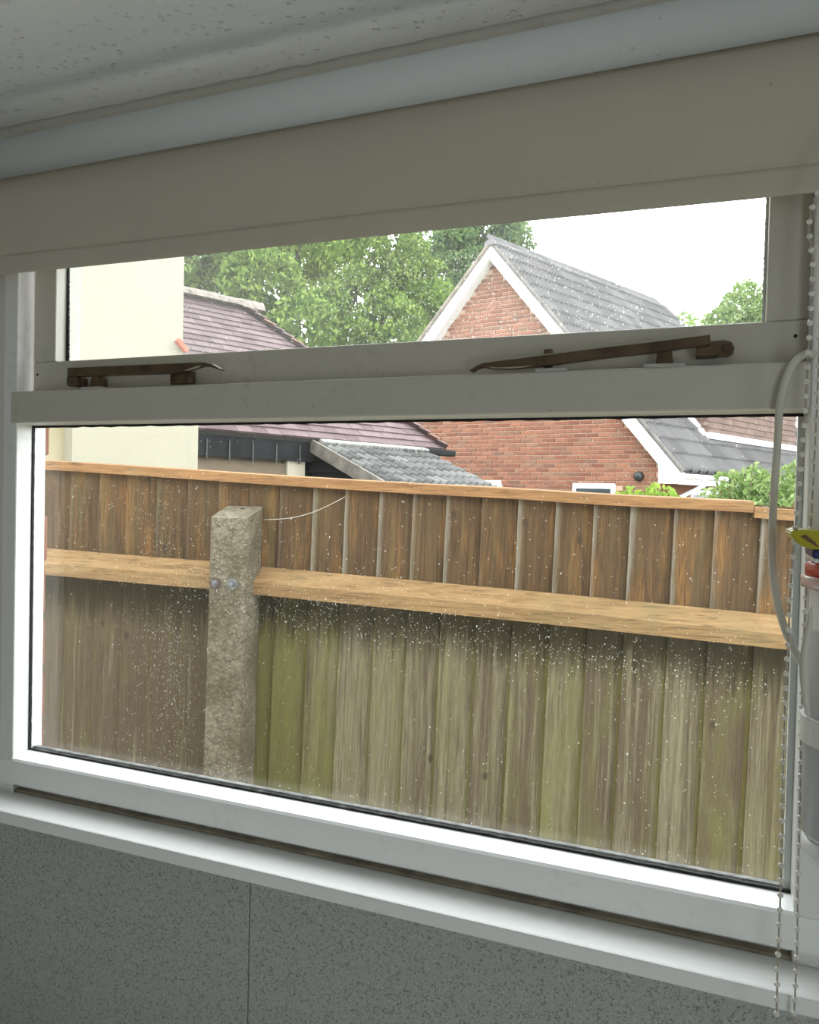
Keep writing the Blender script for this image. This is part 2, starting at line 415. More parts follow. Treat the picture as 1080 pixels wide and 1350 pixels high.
M_BEIGE = plain('beige_boarding', (0.15, 0.112, 0.075), 0.75, 0.15, 5)
M_PALEW = plain('pale_stone_paint', (0.42, 0.385, 0.30), 0.75, 0.1, 6)
def render_mat():
    a = NT('cream_masonry_render'); v = a.coord()
    f = a.noise(v, 2.2, 5, 0.6); s = a.noise(a.coord('Object', (6, 6, 0.35)), 1.0, 3); p = a.noise(v, 60, 3)
    c = a.mix(f, (0.40, 0.37, 0.28), (0.465, 0.435, 0.34))
    c = a.mix(a.math('MULTIPLY', a.ramp(s, [(0.52, 0.0), (0.75, 1.0)]), 0.4), c, (0.35, 0.34, 0.29))
    a.col(a.dim(c)); a.rough(0.9); a.bump(p, 0.3, 0.01); return a.m
M_CREAM = render_mat()
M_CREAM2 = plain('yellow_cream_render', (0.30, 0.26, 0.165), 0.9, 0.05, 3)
M_BARK = plain('grey_bark', (0.13, 0.11, 0.09), 0.9, 0.35, 10, 0.5, 20)
def leaf_mat(name, c1, c2, c3):
    a = NT(name); r = a.n('ShaderNodeNewGeometry').outputs['Random Per Island']
    c = a.ramp(r, [(0.0, c1), (0.55, c2), (1.0, c3)])
    c = a.dim(c)
    d = a.n('ShaderNodeBsdfDiffuse'); a.l(c, d.inputs[0])
    t = a.n('ShaderNodeBsdfTranslucent'); a.l(a.mix(0.35, c, (0.35, 0.5, 0.10)), t.inputs[0])
    mx = a.n('ShaderNodeMixShader'); mx.inputs[0].default_value = 0.38
    a.l(d.outputs[0], mx.inputs[1]); a.l(t.outputs[0], mx.inputs[2]); a.l(mx.outputs[0], a.out.inputs[0])
    return a.m
M_LEAF = leaf_mat('oak_leaf', (0.075, 0.13, 0.04), (0.19, 0.29, 0.08), (0.42, 0.54, 0.15))
M_LEAF2 = leaf_mat('dark_leaf', (0.085, 0.15, 0.075), (0.14, 0.23, 0.10), (0.24, 0.34, 0.14))
M_LEAF3 = leaf_mat('lime_leaf', (0.20, 0.33, 0.06), (0.33, 0.48, 0.09), (0.48, 0.60, 0.14))
M_LEAF4 = leaf_mat('pale_leaf', (0.16, 0.26, 0.09), (0.30, 0.42, 0.16), (0.52, 0.62, 0.30))
M_GROUND = plain('worn_garden_ground', (0.16, 0.16, 0.10), 0.95, 0.3, 2)
M_PATH = plain('concrete_path', (0.68, 0.67, 0.63), 0.9, 0.2, 4)
M_CABLE = plain('grey_white_cable_sheath', (0.62, 0.60, 0.53), 0.45, 0.05, 10)
M_BEAD = plain('pearl_plastic_bead', (0.74, 0.72, 0.66), 0.3, 0.05, 30)
M_CORD = plain('beige_cord', (0.42, 0.37, 0.32), 0.7, 0.1, 50)
M_REDLID = plain('glossy_red_plastic', (0.55, 0.045, 0.025), 0.25, 0.08, 10)
def translucent_plastic():
    a = NT('milky_plastic'); a.col((0.78, 0.79, 0.81)); a.rough(0.3)
    a.p.inputs['Transmission Weight'].default_value = 0.0
    a.p.inputs['Subsurface Weight'].default_value = 0.0
    return a.m
M_MILKY = translucent_plastic()
M_PINK = plain('pink_clear_plastic', (0.72, 0.50, 0.48), 0.2, 0.05, 10)
M_YELLOW = plain('yellow_film_wrap', (0.52, 0.46, 0.02), 0.28, 0.2, 12)
M_NAVY = plain('navy_print_film', (0.012, 0.022, 0.13), 0.35, 0.1, 12)
M_WHITEP = plain('white_print_film', (0.72, 0.73, 0.72), 0.4, 0.04, 12)
M_GREYP = plain('slate_grey_plastic', (0.46, 0.48, 0.50), 0.35, 0.08, 12)
M_ALU = plain('white_door_frame', (0.75, 0.75, 0.74), 0.4, 0.04, 5)

# ================================================================ THE ROOM
XL, XR = -0.836, 0.062          # window opening
ZB, ZT0, ZT1, ZH = 1.453, 1.880, 1.920, 2.150
CEIL = 2.246
WX0, WX1, WY0, OUT = -2.4, 2.6, -3.0, 0.111
def struct(o, label=None): return tag(o, label=label, kind='structure')

ce = struct(obj('ceiling', B((WX0-0.1, WY0-0.1, CEIL), (WX1+0.1, OUT, CEIL+0.22)), M_ARTEX), 'white stippled ceiling above the window')
fl = struct(obj('floor', B((WX0-0.1, WY0-0.1, -0.12), (WX1+0.1, OUT, 0)), M_FLOOR), 'beige vinyl kitchen floor')
ox0, ox1, oz0, oz1 = XL-0.022, XR+0.04, 1.40, ZH+0.045
bm = bmesh.new()
box(bm, (WX0, 0, 0), (ox0, 0.046, CEIL)); box(bm, (WX0, 0.046, 0), (-0.935, OUT-0.004, CEIL)); box(bm, (ox1, 0, 0), (WX1, OUT, CEIL))
box(bm, (ox0, 0, oz1), (ox1, OUT, CEIL)); box(bm, (ox0, 0.003, 0), (ox1, OUT, oz0))
wb = struct(obj('wall_back', bm, M_WALL), 'window wall with grey speckled panels below the sill')
# speckled wall boards below the sill, each with its own edge at the joint
def panel(x0, x1):
    o = obj('wall_panel', B((x0, -0.006, 0.0), (x1, -0.0005, 1.392), bev=0.0012), M_LAM, wb); return o
SEAM = -0.475
for x0, x1 in ((WX0+0.01, -1.28), (-1.279, SEAM-0.0006), (SEAM+0.0006, 0.33), (0.331, WX1-0.01)): panel(x0, x1)
# brick corner of the outside reveal, brick by brick
for k in range(13):
    z = 1.32+k*0.075; d = random.uniform(-0.004, 0.004); ln = 0.1025 if k % 2 else 0.215
    b = B((-0.90-ln, 0.0465, z), (-0.90+d+(0.002 if k % 2 else -0.002), 0.1125, z+0.065), bev=0.004)
    obj('brick', b, M_BRICK, wb)
struct(obj('wall_left', B((WX0-0.1, WY0, 0), (WX0, 0, CEIL)), M_WALL), 'plain off-white side wall of the kitchen')
struct(obj('wall_right', B((WX1, WY0, 0), (WX1+0.1, 0, CEIL)), M_WALL), 'plain off-white wall at the other kitchen side')
bm = bmesh.new(); dx0, dx1, dz1 = 0.97, 1.73, 2.0; dmid = 1.35
box(bm, (WX0, WY0-0.1, 0), (dx0, WY0, CEIL)); box(bm, (dx1, WY0-0.1, 0), (WX1, WY0, CEIL)); box(bm, (dx0, WY0-0.1, dz1), (dx1, WY0, CEIL))
struct(obj('wall_front', bm, M_WALL), 'off-white wall with the added back door, facing the window')
d1 = struct(empty('added_door_1', (dmid, WY0, 0)), 'unseen white framed glazed door added to let daylight in')  # unseen glazed door, added to bring daylight into the room
for a, b in (((dx0, 0), (dx0+0.07, dz1)), ((dx1-0.07, 0), (dx1, dz1))):
    obj('stile', B((a[0], WY0-0.08, a[1]), (b[0], WY0-0.03, b[1]), bev=0.004), M_ALU, d1)
for z0, z1 in ((dz1-0.07, dz1), (0, 0.06)): obj('rail', B((dx0+0.07, WY0-0.08, z0), (dx1-0.07, WY0-0.03, z1), bev=0.004), M_ALU, d1)
for a, b in ((dx0+0.07, dx1-0.07),): obj('glass_pane', B((a, WY0-0.058, 0.06), (b, WY0-0.052, dz1-0.07)), M_CLEAR, d1)

# kitchen base units below the window, unseen, added to bounce daylight into the room
ku = tag(empty('bounce_kitchen_unit', (-0.5, -0.3, 0)), 'unseen white kitchen base unit added to bounce daylight upwards', 'bounce unit')
M_TOP = plain('white_bounce_worktop', (0.86, 0.86, 0.85), 0.4, 0.03, 20)
obj('carcass', B((-2.3, -0.56, 0.10), (0.7, -0.008, 1.0)), M_ALU, ku)
obj('plinth', B((-2.3, -0.50, 0.0), (0.7, -0.05, 0.10)), M_ALU, ku)
obj('worktop', B((-2.35, -0.60, 1.0), (0.75, -0.007, 1.04), bev=0.004), M_TOP, ku)
for k in range(5):
    d = obj('door', B((-2.295+k*0.6, -0.58, 0.12), (-1.705+k*0.6, -0.561, 0.98), bev=0.002), M_ALU, ku)
    obj('handle', tube(bmesh.new(), [Vector((-1.76+k*0.6, -0.58, z)) + Vector((0, -0.025 if 0.70 < z < 0.9 else 0, 0)) for z in (0.69, 0.72, 0.86, 0.89)], 0.005, 8), M_STEEL, d, True)

# cornice strip between wall and ceiling, rough with old paint
bm = bmesh.new(); n = 260; rows = []
for i in range(n+1):
    x = -2.0+2.6*i/n
    j = (noise.noise(Vector((x*28, 0, 0)))*0.0022 + noise.noise(Vector((x*70, 3, 0)))*0.0012)
    rows.append([bm.verts.new(p) for p in ((x, 0, CEIL-0.016+j*.4), (x, -0.007+j*.5, CEIL-0.0145+j), (x, -0.013+j, CEIL-0.006+j), (x, -0.014+j, CEIL), (x, 0, CEIL))])
for a, b in zip(rows, rows[1:]):
    for k in range(4): bm.faces.new((a[k], a[k+1], b[k+1], b[k]))
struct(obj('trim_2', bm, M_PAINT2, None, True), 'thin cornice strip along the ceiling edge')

# window sill board
bm = bmesh.new()
box(bm, (-1.9, -0.047, 1.3935), (0.75, 0.03, 1.409), bev=0.0025)
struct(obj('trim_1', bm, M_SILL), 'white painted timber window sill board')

# ---------------------------------------------------------------- window
win = struct(empty('window_1', (-0.388, 0.0, 1.42)), 'painted timber window, fixed lower pane and top casement')
BV = 0.0022
XG = XL-0.0095                    # the left jamb splays back to the glass
bm = bmesh.new(); prism(bm, [Vector((x, y, 1.409)) for x, y in ((XL-0.022, 0), (XL-0.001, 0), (XL, 0.001), (XG, 0.033), (XG, 0.0545), (XL-0.022, 0.0545))], Vector((0, 0, ZH+0.045-1.409)))
obj('jamb', bm, M_PAINT, win)
obj('jamb', B((XR, 0, 1.409), (XR+0.04, 0.047, ZH+0.045), bev=BV), M_PAINT, win)
obj('head', B((XL, 0, ZH), (XR, 0.047, ZH+0.045), bev=BV), M_PAINT, win)
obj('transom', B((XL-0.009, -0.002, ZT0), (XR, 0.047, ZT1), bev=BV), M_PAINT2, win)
# bottom rail, with the slightly sloping lit ledge and the recess at its foot
bm = bmesh.new()
prism(bm, [Vector((XL-0.022, y, z)) for y, z in ((-0.001, 1.421), (-0.001, 1.4505), (0.0015, 1.453), (0.0475, 1.4545), (0.0475, 1.4085), (0.014, 1.4085), (0.012, 1.4195))], Vector((XR-XL+0.062, 0, 0)))
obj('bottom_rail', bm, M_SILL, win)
obj('dirty_fillet', B((XL-0.022, 0.004, 1.409), (XR+0.04, 0.0145, 1.4125), bev=0.0012), plain('grimy_fillet', (0.30, 0.26, 0.19), 0.8, 0.4, 25), win)
# outside frame edge seen through the glass
for lo, hi in (((XR-0.006, 0.0405, ZB), (XR, 0.0475, ZT0)),):
    obj('outer_bead', B(lo, hi, bev=0.0006), M_PAINTX, win)
obj('outer_bead', B((XG, 0.0405, ZB), (XR-0.006, 0.0475, ZB+0.0036), bev=0.0006), plain('weathered_putty', (0.20, 0.20, 0.19), 0.8, 0.5, 60), win)
# black mouldy seal, ragged
def seal(p0, p1, up, w0, w1, thick, nn=120, seed=0.0):
    """strip from p0 to p1, ragged along `up`"""
    p0, p1, up = Vector(p0), Vector(p1), Vector(up); bm = bmesh.new(); R0 = []
    for i in range(nn+1):
        t = i/nn; p = p0.lerp(p1, t)
        wv = w0+(w1-w0)*t
        wv *= 1+0.35*noise.noise(Vector((t*60, seed, 0)))+0.25*noise.noise(Vector((t*160, seed, 5)))
        R0.append([bm.verts.new(q) for q in (p, p+up*wv, p+up*wv+Vector((0, thick, 0)), p+Vector((0, thick, 0)))])
    for a, b in zip(R0, R0[1:]):
        for k in range(4): bm.faces.new((a[k], a[(k+1) % 4], b[(k+1) % 4], b[k]))
    bm.faces.new(R0[0]); bm.faces.new(R0[-1][::-1]); return bm
obj('seal', seal((XG, 0.0325, ZB+0.0008), (XR, 0.0325, ZB+0.0008), (0, 0, 1), 0.0021, 0.0030, 0.0034), M_GASKET, win)
obj('seal', seal((XG, 0.0325, ZB), (XG, 0.0325, ZT0), (1, 0, 0), 0.0022, 0.0016, 0.0034, seed=3), M_GASKET, win)
obj('seal', seal((XG, 0.034, ZT0), (XR, 0.034, ZT0), (0, 0, -1), 0.0028, 0.0024, 0.002, seed=7), M_GASKET, win)
gp = obj('glass_pane', B((XG+0.0003, 0.036, ZB+0.001), (XR-0.0005, 0.0402, ZT0-0.0005)), M_GLASS, win)
# top casement
sx0, sx1, sz0 = XL+0.0015, XR-0.001, ZT1+0.0015
gx0, gx1, gz0, gz1, sy0, sy1 = -0.7985, 0.027, 1.9604, 2.115, 0.024, 0.066
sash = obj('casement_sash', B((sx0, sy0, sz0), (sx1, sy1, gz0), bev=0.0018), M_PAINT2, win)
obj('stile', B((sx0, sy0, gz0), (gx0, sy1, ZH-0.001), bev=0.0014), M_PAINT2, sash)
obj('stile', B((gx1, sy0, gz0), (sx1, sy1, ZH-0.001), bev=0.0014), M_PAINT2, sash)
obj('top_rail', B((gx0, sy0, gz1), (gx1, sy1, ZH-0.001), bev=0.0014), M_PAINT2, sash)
gp2 = obj('glass_pane', B((gx0+0.0005, 0.044, gz0+0.0005), (gx1-0.0005, 0.048, gz1)), M_GLASS2, sash)
obj('seal', seal((gx0, 0.0415, gz0), (gx0, 0.0415, gz1), (1, 0, 0), 0.0045, 0.0018, 0.0022, seed=11), M_GASKET, sash)
obj('outer_bead', seal((gx0, 0.0485, gz0-0.0005), (gx1, 0.0485, gz0-0.0005), (0, 0, 1), 0.0042, 0.0042, 0.004, seed=13), M_PAINTX, sash)
obj('outer_bead', seal((gx1, 0.0485, gz0), (gx1, 0.0485, gz1), (-1, 0, 0), 0.003, 0.0022, 0.004, seed=15), M_PAINTX, sash)
# dark screw holes and the old wood knot are part of the timber
for x, y, Y in ((1049, 443, 0.0239), (49.5, 494, 0.0239)):
    p = atY(x, y, Y); obj('screw_hole', lathe(bmesh.new(), [(0, 0.0004), (0.0016, 0.0003), (0.0016, -0.002), (0, -0.002)], frame_mat(p, (1, 0, 0), (0, 0, 1), (0, -1, 0)), 10), M_GASKET, sash)

# dried rain specks on the outside of the glass
def specks(name, x0, x1, z0, z1, Y, n, dens, rmin, rmax, parent, seed):
    rs = random.Random(seed); V = []; Fc = []; c = 0
    while c < n:
        x, z = rs.uniform(x0, x1), rs.uniform(z0, z1)
        if rs.random() > dens(x, z): continue
        r = rs.uniform(rmin, rmax)*(1.6 if rs.random() < 0.08 else 1.0); st = rs.uniform(0.8, 2.0); a = rs.uniform(-0.5, 0.5); b = len(V)
        for k in range(6):
            u, v = r*math.cos(k*PI/3), r*st*math.sin(k*PI/3)
            V.append((x+u*math.cos(a)-v*math.sin(a), Y, z+u*math.sin(a)+v*math.cos(a)))
        V.append((x, Y+r*0.5, z))
        for k in range(6): Fc.append((b+k, b+(k+1) % 6, b+6))
        c += 1
    o = raw(name, V, Fc, M_SPECK, parent); o['kind'] = 'stuff'; return o
def dl(x, z):
    cl = max(0.0, 0.5+0.9*noise.noise(Vector((x*7, z*7, 1))))*max(0.0, 0.6+0.8*noise.noise(Vector((x*22, z*22, 4))))
    d = 0.16*cl
    zr = 1.665-0.075*(x+0.4)                                                                     # splashed band under the rail
    d += 1.0*math.exp(-((z-zr)/0.022)**2)*(1 if x > -0.63 else 0.12)*(0.4+cl)
    d += 0.30*math.exp(-((z-zr-0.05)/0.05)**2)*cl
    d += 0.9*math.exp(-((x+0.625)/0.045)**2)*(1.0 if z < 1.66 else 0.15)*(0.3+cl)
    d += 0.35*math.exp(-((z-1.465)/0.03)**2)*cl
    return d
specks('rain_spots', XL+0.006, XR-0.006, ZB+0.008, ZT0-0.003, 0.0403, 4400, dl, 0.00020, 0.00046, gp, 3)
specks('rain_spots', gx0+0.012, gx1-0.006, gz0+0.004, gz1-0.06, 0.0481, 1300, lambda x, z: 0.22+(0.7 if -0.42 < x < -0.08 else 0), 0.00028, 0.0007, gp2, 5)

# ================================================================ WINDOW STAYS
def flat(poly, Y0, Y1):
    return prism(bmesh.new(), [Vector((x, Y0, z)) for x, z in poly], Vector((0, Y1-Y0, 0)))
def pxpoly(pts, Y): return [(p.x, p.z) for p in (atY(x, y, Y) for x, y in pts)]
st = tag(empty('casement_stay', atY(190, 513, 0.006)), 'brown metal casement fastener lying flat, hooked end bent down towards the right', 'window stay')
YS = 0.0
o = obj('arm', flat(pxpoly([(89, 484.8), (150, 482), (230, 478.6), (258, 477.3), (270, 477.4), (280, 480.2), (290.5, 486.6), (288, 487.2), (277, 483.2), (265, 482), (252, 486), (241, 489.5), (225, 491.8), (140, 494.6), (89, 496.2)], YS), YS, YS+0.009), M_BROWNMETAL, st)
obj('worn_edge', flat(pxpoly([(89, 484.4), (150, 481.6), (230, 478.2), (258, 476.9), (270, 477), (280, 479.8), (290.5, 486.2), (290, 486.8), (279.5, 480.6), (269.5, 478.2), (258, 478.2), (230, 479.3), (150, 482.6), (89, 485.3)], YS), YS-0.0004, YS+0.0088), M_CHIP, o)
obj('worn_patch', flat(pxpoly([(242, 489.2), (250, 485.3), (262, 482.2), (266, 482.4), (260, 485.2), (252, 488.3)], YS-0.0004), YS-0.0005, YS), M_CHIP, o)
p0 = atY(104, 503, 0.006)
obj('pivot_block', B((p0.x-0.012, 0.0, 1.9245), (p0.x+0.002, 0.020, 1.9365), bev=0.003), M_BROWNMETAL, st)
obj('pivot_knuckle', lathe(bmesh.new(), [(0, -0.006), (0.0045, -0.006), (0.006, -0.004), (0.006, 0.004), (0.0045, 0.006), (0, 0.006)], frame_mat((atY(93, 501, 0.004).x, 0.006, 1.931), (1, 0, 0), (0, 1, 0), (0, 0, 1)), 14), M_BROWNMETAL, st)
pl = atY(126, 503, 0.004)
obj('peg', flat([(pl.x-0.008, 1.9225), (pl.x+0.008, 1.9225), (pl.x+0.008, 1.931), (pl.x+0.004, 1.9375), (pl.x-0.004, 1.9375)], 0.002, 0.014), M_BROWNMETAL, st)
pl = atY(120, 511, -0.001)
obj('peg_plate', B((pl.x-0.0155, -0.0018, 1.9195), (pl.x+0.0165, 0.012, 1.9225), bev=0.001), M_GREYPLATE, st)
pr = atY(237, 500, 0.006); ks = []
obj('catch_plate', B((pr.x-0.016, 0.008, 1.9225), (pr.x+0.018, 0.012, 1.9368), bev=0.0015), M_BROWNMETAL, st)
for dx in (-0.010, 0.009):
    obj('screw', lathe(bmesh.new(), [(0, 0.0015), (0.003, 0.0012), (0.0042, 0), (0.0042, -0.002), (0, -0.002)], frame_mat((pr.x+dx, 0.0075, 1.930), (1, 0, 0), (0, 0, 1), (0, -1, 0)), 14), M_RUST, st)
obj('catch_lip', B((pr.x+0.014, 0.002, 1.9225), (pr.x+0.018, 0.011, 1.935), bev=0.001), M_BROWNMETAL, st)

st = tag(empty('casement_stay', atY(800, 484, 0.006)), 'long brown metal casement stay resting tilted, screwed on beside the frame corner', 'window stay')
o = obj('arm', flat(pxpoly([(618.5, 487.4), (628, 481), (638, 477.6), (720, 467.3), (800, 457.2), (870, 449), (936.5, 440.6), (937, 454), (905, 457.6), (871, 463), (800, 470.6), (740, 478.5), (705, 482.8), (672, 486), (648, 485.4), (636, 483.2), (628, 485.4), (621.5, 489.8)], -0.004), -0.004, 0.005), M_BROWNMETAL, st)
obj('worn_edge', flat(pxpoly([(618.5, 487), (628, 480.6), (638, 477.2), (720, 466.9), (800, 456.8), (870, 448.6), (936.5, 440.2), (936.5, 441.6), (870, 449.8), (800, 457.9), (720, 468), (638, 478.6), (629, 482), (619.5, 488)], -0.004), -0.0045, 0.0048), M_CHIP, o)
obj('worn_patch', flat(pxpoly([(642, 483.2), (660, 484.6), (690, 482.8), (704, 481.2), (690, 484.4), (672, 486), (650, 485.2)], -0.0044), -0.0046, -0.004), M_CHIP, o)
p0 = atY(946, 461, 0.012)
obj('pivot_plate', flat(pxpoly([(932, 451), (955, 448.6), (965, 451), (968.6, 458), (967, 465.5), (960, 470), (934, 470.5), (929, 462)], 0.018), 0.018, 0.0238), M_BROWNMETAL, st)
obj('pivot_block', flat(pxpoly([(918, 459), (940, 456), (949, 462.5), (945, 468.5), (917, 470)], 0.004), 0.002, 0.020), M_BROWNMETAL, st)
obj('screw', lathe(bmesh.new(), [(0, 0.0012), (0.003, 0.001), (0.0042, 0), (0.0042, -0.002), (0, -0.002)], frame_mat(atY(958, 459, 0.0177), (1, 0, 0), (0, 0, 1), (0, -1, 0)), 16), M_RUST, st)
pl = atY(876, 481, 0.002)
obj('peg', flat([(pl.x-0.0075, 1.9225), (pl.x+0.0075, 1.9225), (pl.x+0.0055, 1.9365), (pl.x-0.006, 1.9365)], 0.001, 0.012), M_BROWNMETAL, st)
obj('peg_plate', B((pl.x-0.018, -0.003, 1.9195), (pl.x+0.018, 0.012, 1.9228), bev=0.001), M_GREYPLATE, st)
pl = atY(726, 484, 0.0)
obj('peg', B((pl.x-0.0085, 0.006, 1.9225), (pl.x-0.0005, 0.013, 1.9425), bev=0.001), M_BROWNMETAL, st)
obj('peg_plate', B((pl.x-0.0145, -0.003, 1.9195), (pl.x+0.0155, 0.012, 1.9228), bev=0.001), M_GREYPLATE, st)

# ================================================================ ROLLER BLIND
YR, RR, ZR = -0.055, 0.0205, 2.1835
bl = tag(empty('roller_blind', (-0.4, YR, 2.05)), 'partly lowered cream roller blind under the ceiling, grey backed roll on top', 'roller blind')
bx0, bx1 = -1.02, 0.135
# wound roll
bm = bmesh.new()
def zt(x): return (x-bx0)/(bx1-bx0)*0.0035
rings = []
for x in (bx0, bx1):
    rings.append([bm.verts.new((x, YR+RR*math.cos(2*PI*k/48), ZR+zt(x)+RR*math.sin(2*PI*k/48))) for k in range(48)])
for k in range(48): bm.faces.new((rings[0][k], rings[0][(k+1) % 48], rings[1][(k+1) % 48], rings[1][k]))
bm.faces.new(rings[0][::-1]); bm.faces.new(rings[1])
o = obj('roll', bm, M_BLINDBACK, bl)
for p in o.data.polygons: p.use_smooth = len(p.vertices) == 4
# hanging cloth
YC = YR+RR-0.001
n = 60; V = []; Fc = []
zb0, zb1 = 2.0562, 2.0480
def zbot(x): return zb0+(zb1-zb0)*(x+0.83)/0.89
for side in (0, 1):
    for i in range(n+1):
        x = bx0+0.01+(bx1-bx0-0.02)*i/n
        for j in range(9):
            t = j/8; z = ZR*(1-t)+(zbot(x)+0.02)*t
            y = YC+0.0012*math.sin(x*9+1)*t+0.0008*side
            V.append((x, y, z))
N1 = (n+1)*9
for i in range(n):
    for j in range(8):
        a = i*9+j; Fc.append((a, a+9, a+10, a+1)); Fc.append((N1+a, N1+a+1, N1+a+10, N1+a+9))
for i in range(n):
    a = i*9; Fc.append((a, N1+a, N1+a+9, a+9)); a += 8; Fc.append((a, a+9, N1+a+9, N1+a))
for j in range(8):
    a = j; Fc.append((a, a+1, N1+a+1, N1+a)); a = n*9+j; Fc.append((a, N1+a, N1+a+1, a+1))
raw('cloth', V, Fc, M_BLIND, bl, True)
# hem with the slat inside
bm = bmesh.new(); rows = []
for i in range(n+1):
    x = bx0+0.01+(bx1-bx0-0.02)*i/n; yy = YC+0.0012*math.sin(x*9+1); zz = zbot(x)
    prof = [(0.0005, 0.027), (-0.0006, 0.019), (-0.0013, 0.012), (-0.0017, 0.006), (-0.0013, 0.0014), (0.0, 0.0), (0.0015, 0.0012), (0.002, 0.006), (0.002, 0.016), (0.0012, 0.0225)]
    rows.append([bm.verts.new((x, yy+a, zz+b)) for a, b in prof])
for a, b in zip(rows, rows[1:]):
    for k in range(10): bm.faces.new((a[k], a[(k+1) % 10], b[(k+1) % 10], b[k]))
bm.faces.new(rows[0]); bm.faces.new(rows[-1][::-1])
obj('bottom_hem', bm, M_BLIND, bl, True)
for x in (bx0-0.004, bx1):
    obj('end_bracket', B((x, YR-0.026, ZR-0.028), (x+0.004, -0.0005, ZR+0.028), bev=0.001), M_UPVC, bl)
obj('chain_wheel', lathe(bmesh.new(), [(0, 0), (0.019, 0), (0.021, 0.003), (0.018, 0.006), (0.021, 0.009), (0.019, 0.012), (0, 0.012)], frame_mat((bx1-0.022, YR, ZR+0.003), (0, 1, 0), (0, 0, 1), (1, 0, 0)), 24), M_UPVC, bl)
# bead chain: two strands
def strand(pts, pitch_px):
    path = spline(pts, 16)
    cord = tube(bmesh.new(), path, 0.0007, 6); obj('chain_cord', cord, M_CORD, bl, True)
    L = [0.0]
    for a, b in zip(path, path[1:]): L.append(L[-1]+(b-a).length)
    step = pitch_px; s = step*0.4; bm = bmesh.new(); i = 0
    while s < L[-1]:
        while L[i+1] < s: i += 1
        p = path[i].lerp(path[i+1], (s-L[i])/(L[i+1]-L[i]))
        bmesh.ops.create_uvsphere(bm, u_segments=12, v_segments=8, radius=0.00215, matrix=T(p)); s += step
    o = obj('bead_string', bm, M_BEAD, bl, True); o['kind'] = 'stuff'
def px3(pts, Ys):
    return [atY(x, y, Ys[0]+(Ys[1]-Ys[0])*k/(len(pts)-1)) for k, (x, y) in enumerate(pts)]
strand([Vector((bx1-0.016, YR-0.023, ZR-0.02))]+px3([(1079, 250), (1072, 360), (1064, 500), (1057, 610), (1046, 730), (1038, 870), (1033, 1000), (1031, 1090), (1029, 1180), (1025, 1290), (1023, 1420), (1020, 1600)], (-0.079, -0.106)), 0.0109)
strand([Vector((bx1-0.016, YR+0.012, ZR-0.02))]+px3([(1092, 250), (1083, 400), (1077, 540), (1070, 680), (1062, 800), (1057, 935), (1055, 1060), (1052, 1170), (1051, 1250), (1047, 1345), (1044, 1480), (1040, 1600)], (-0.026, -0.062)), 0.0109)

# ================================================================ THINGS BY THE FRAME
cb = spline(px3([(1075, 466), (1056, 470), (1040, 491), (1029, 530), (1025, 590), (1020, 660), (1018.5, 730), (1022, 775), (1032, 820), (1047, 856), (1064, 884), (1085, 910)], (-0.004, -0.028)), 10)
tag(obj('cable', tube(bmesh.new(), cb, 0.0031, 12), M_CABLE, None, True), 'pale grey cable looping out from the right frame corner across the glass', 'cable')
# canister in its wall holder, only its side shows
cx, cyy = 0.0925, -0.0655
kt = tag(empty('canister', (cx, cyy, 1.527)), 'tall milky plastic canister with a red lid beside the right window jamb', 'canister')
Mc = T((cx, cyy, 0))
obj('body', lathe(bmesh.new(), [(0, 1.5465), (0.028, 1.5465), (0.0315, 1.5485), (0.0322, 1.553), (0.0322, 1.735), (0.0305, 1.738), (0, 1.738)], Mc, 40), M_MILKY, kt, True)
obj('foot', lathe(bmesh.new(), [(0, 1.527), (0.022, 1.527), (0.029, 1.530), (0.0325, 1.537), (0.0325, 1.5455), (0.030, 1.5468), (0, 1.5468)], Mc, 40), M_MILKY, kt, True)
obj('collar', lathe(bmesh.new(), [(0.033, 1.7375), (0.0385, 1.7375), (0.039, 1.7455), (0.033, 1.7465), (0.033, 1.7375)], Mc, 40), M_PINK, kt, True)
obj('lid', lathe(bmesh.new(), [(0, 1.7455), (0.0355, 1.7455), (0.036, 1.748), (0.036, 1.7545), (0.0335, 1.757), (0, 1.757)], Mc, 40), M_REDLID, kt, True)
obj('grey_sleeve', lathe(bmesh.new(), [(0.0324, 1.5505), (0.0332, 1.5515), (0.0332, 1.705), (0.0324, 1.706)], Mc, 40), M_GREYP, kt, True).rotation_euler = (0, 0, 0)
bm = bmesh.new(); box(bm, (cx+0.0335, cyy-0.004, 1.60), (cx+0.040, -0.0005, 1.66), bev=0.001)
lathe(bm, [(0.0334, 1.62), (0.036, 1.62), (0.036, 1.64), (0.0334, 1.64), (0.0334, 1.62)], Mc, 40)
obj('wall_holder', bm, M_WHITEP, kt)
# flat packet lying on the lid
pk = tag(empty('sponge_packet', (cx, cyy, 1.7572)), 'yellow and navy wrapped packet lying on the red lid', 'packet')
obj('base_band', B((0.0595, cyy-0.030, 1.7573), (0.125, cyy+0.028, 1.7607), bev=0.001), M_WHITEP, pk)
obj('printed_band', B((0.0585, cyy-0.031, 1.7607), (0.1255, cyy+0.029, 1.7673), bev=0.0015), M_NAVY, pk)
bm = bmesh.new()
Y0, Y1 = cyy-0.033, cyy+0.031
pr = [(0.1265, 1.7674), (0.0585, 1.7674), (0.053, 1.7685), (0.0475, 1.7725), (0.0440, 1.7768), (0.0432, 1.7790), (0.0452, 1.7808), (0.054, 1.7812), (0.070, 1.7806), (0.1265, 1.7806)]
prism(bm, [Vector((x, Y0, z)) for x, z in pr], Vector((0, Y1-Y0, 0)))
bmesh.ops.bevel(bm, geom=[e for e in bm.edges], offset=0.001, segments=2, affect='EDGES')
o = obj('film_wrap', bm, M_YELLOW, pk)
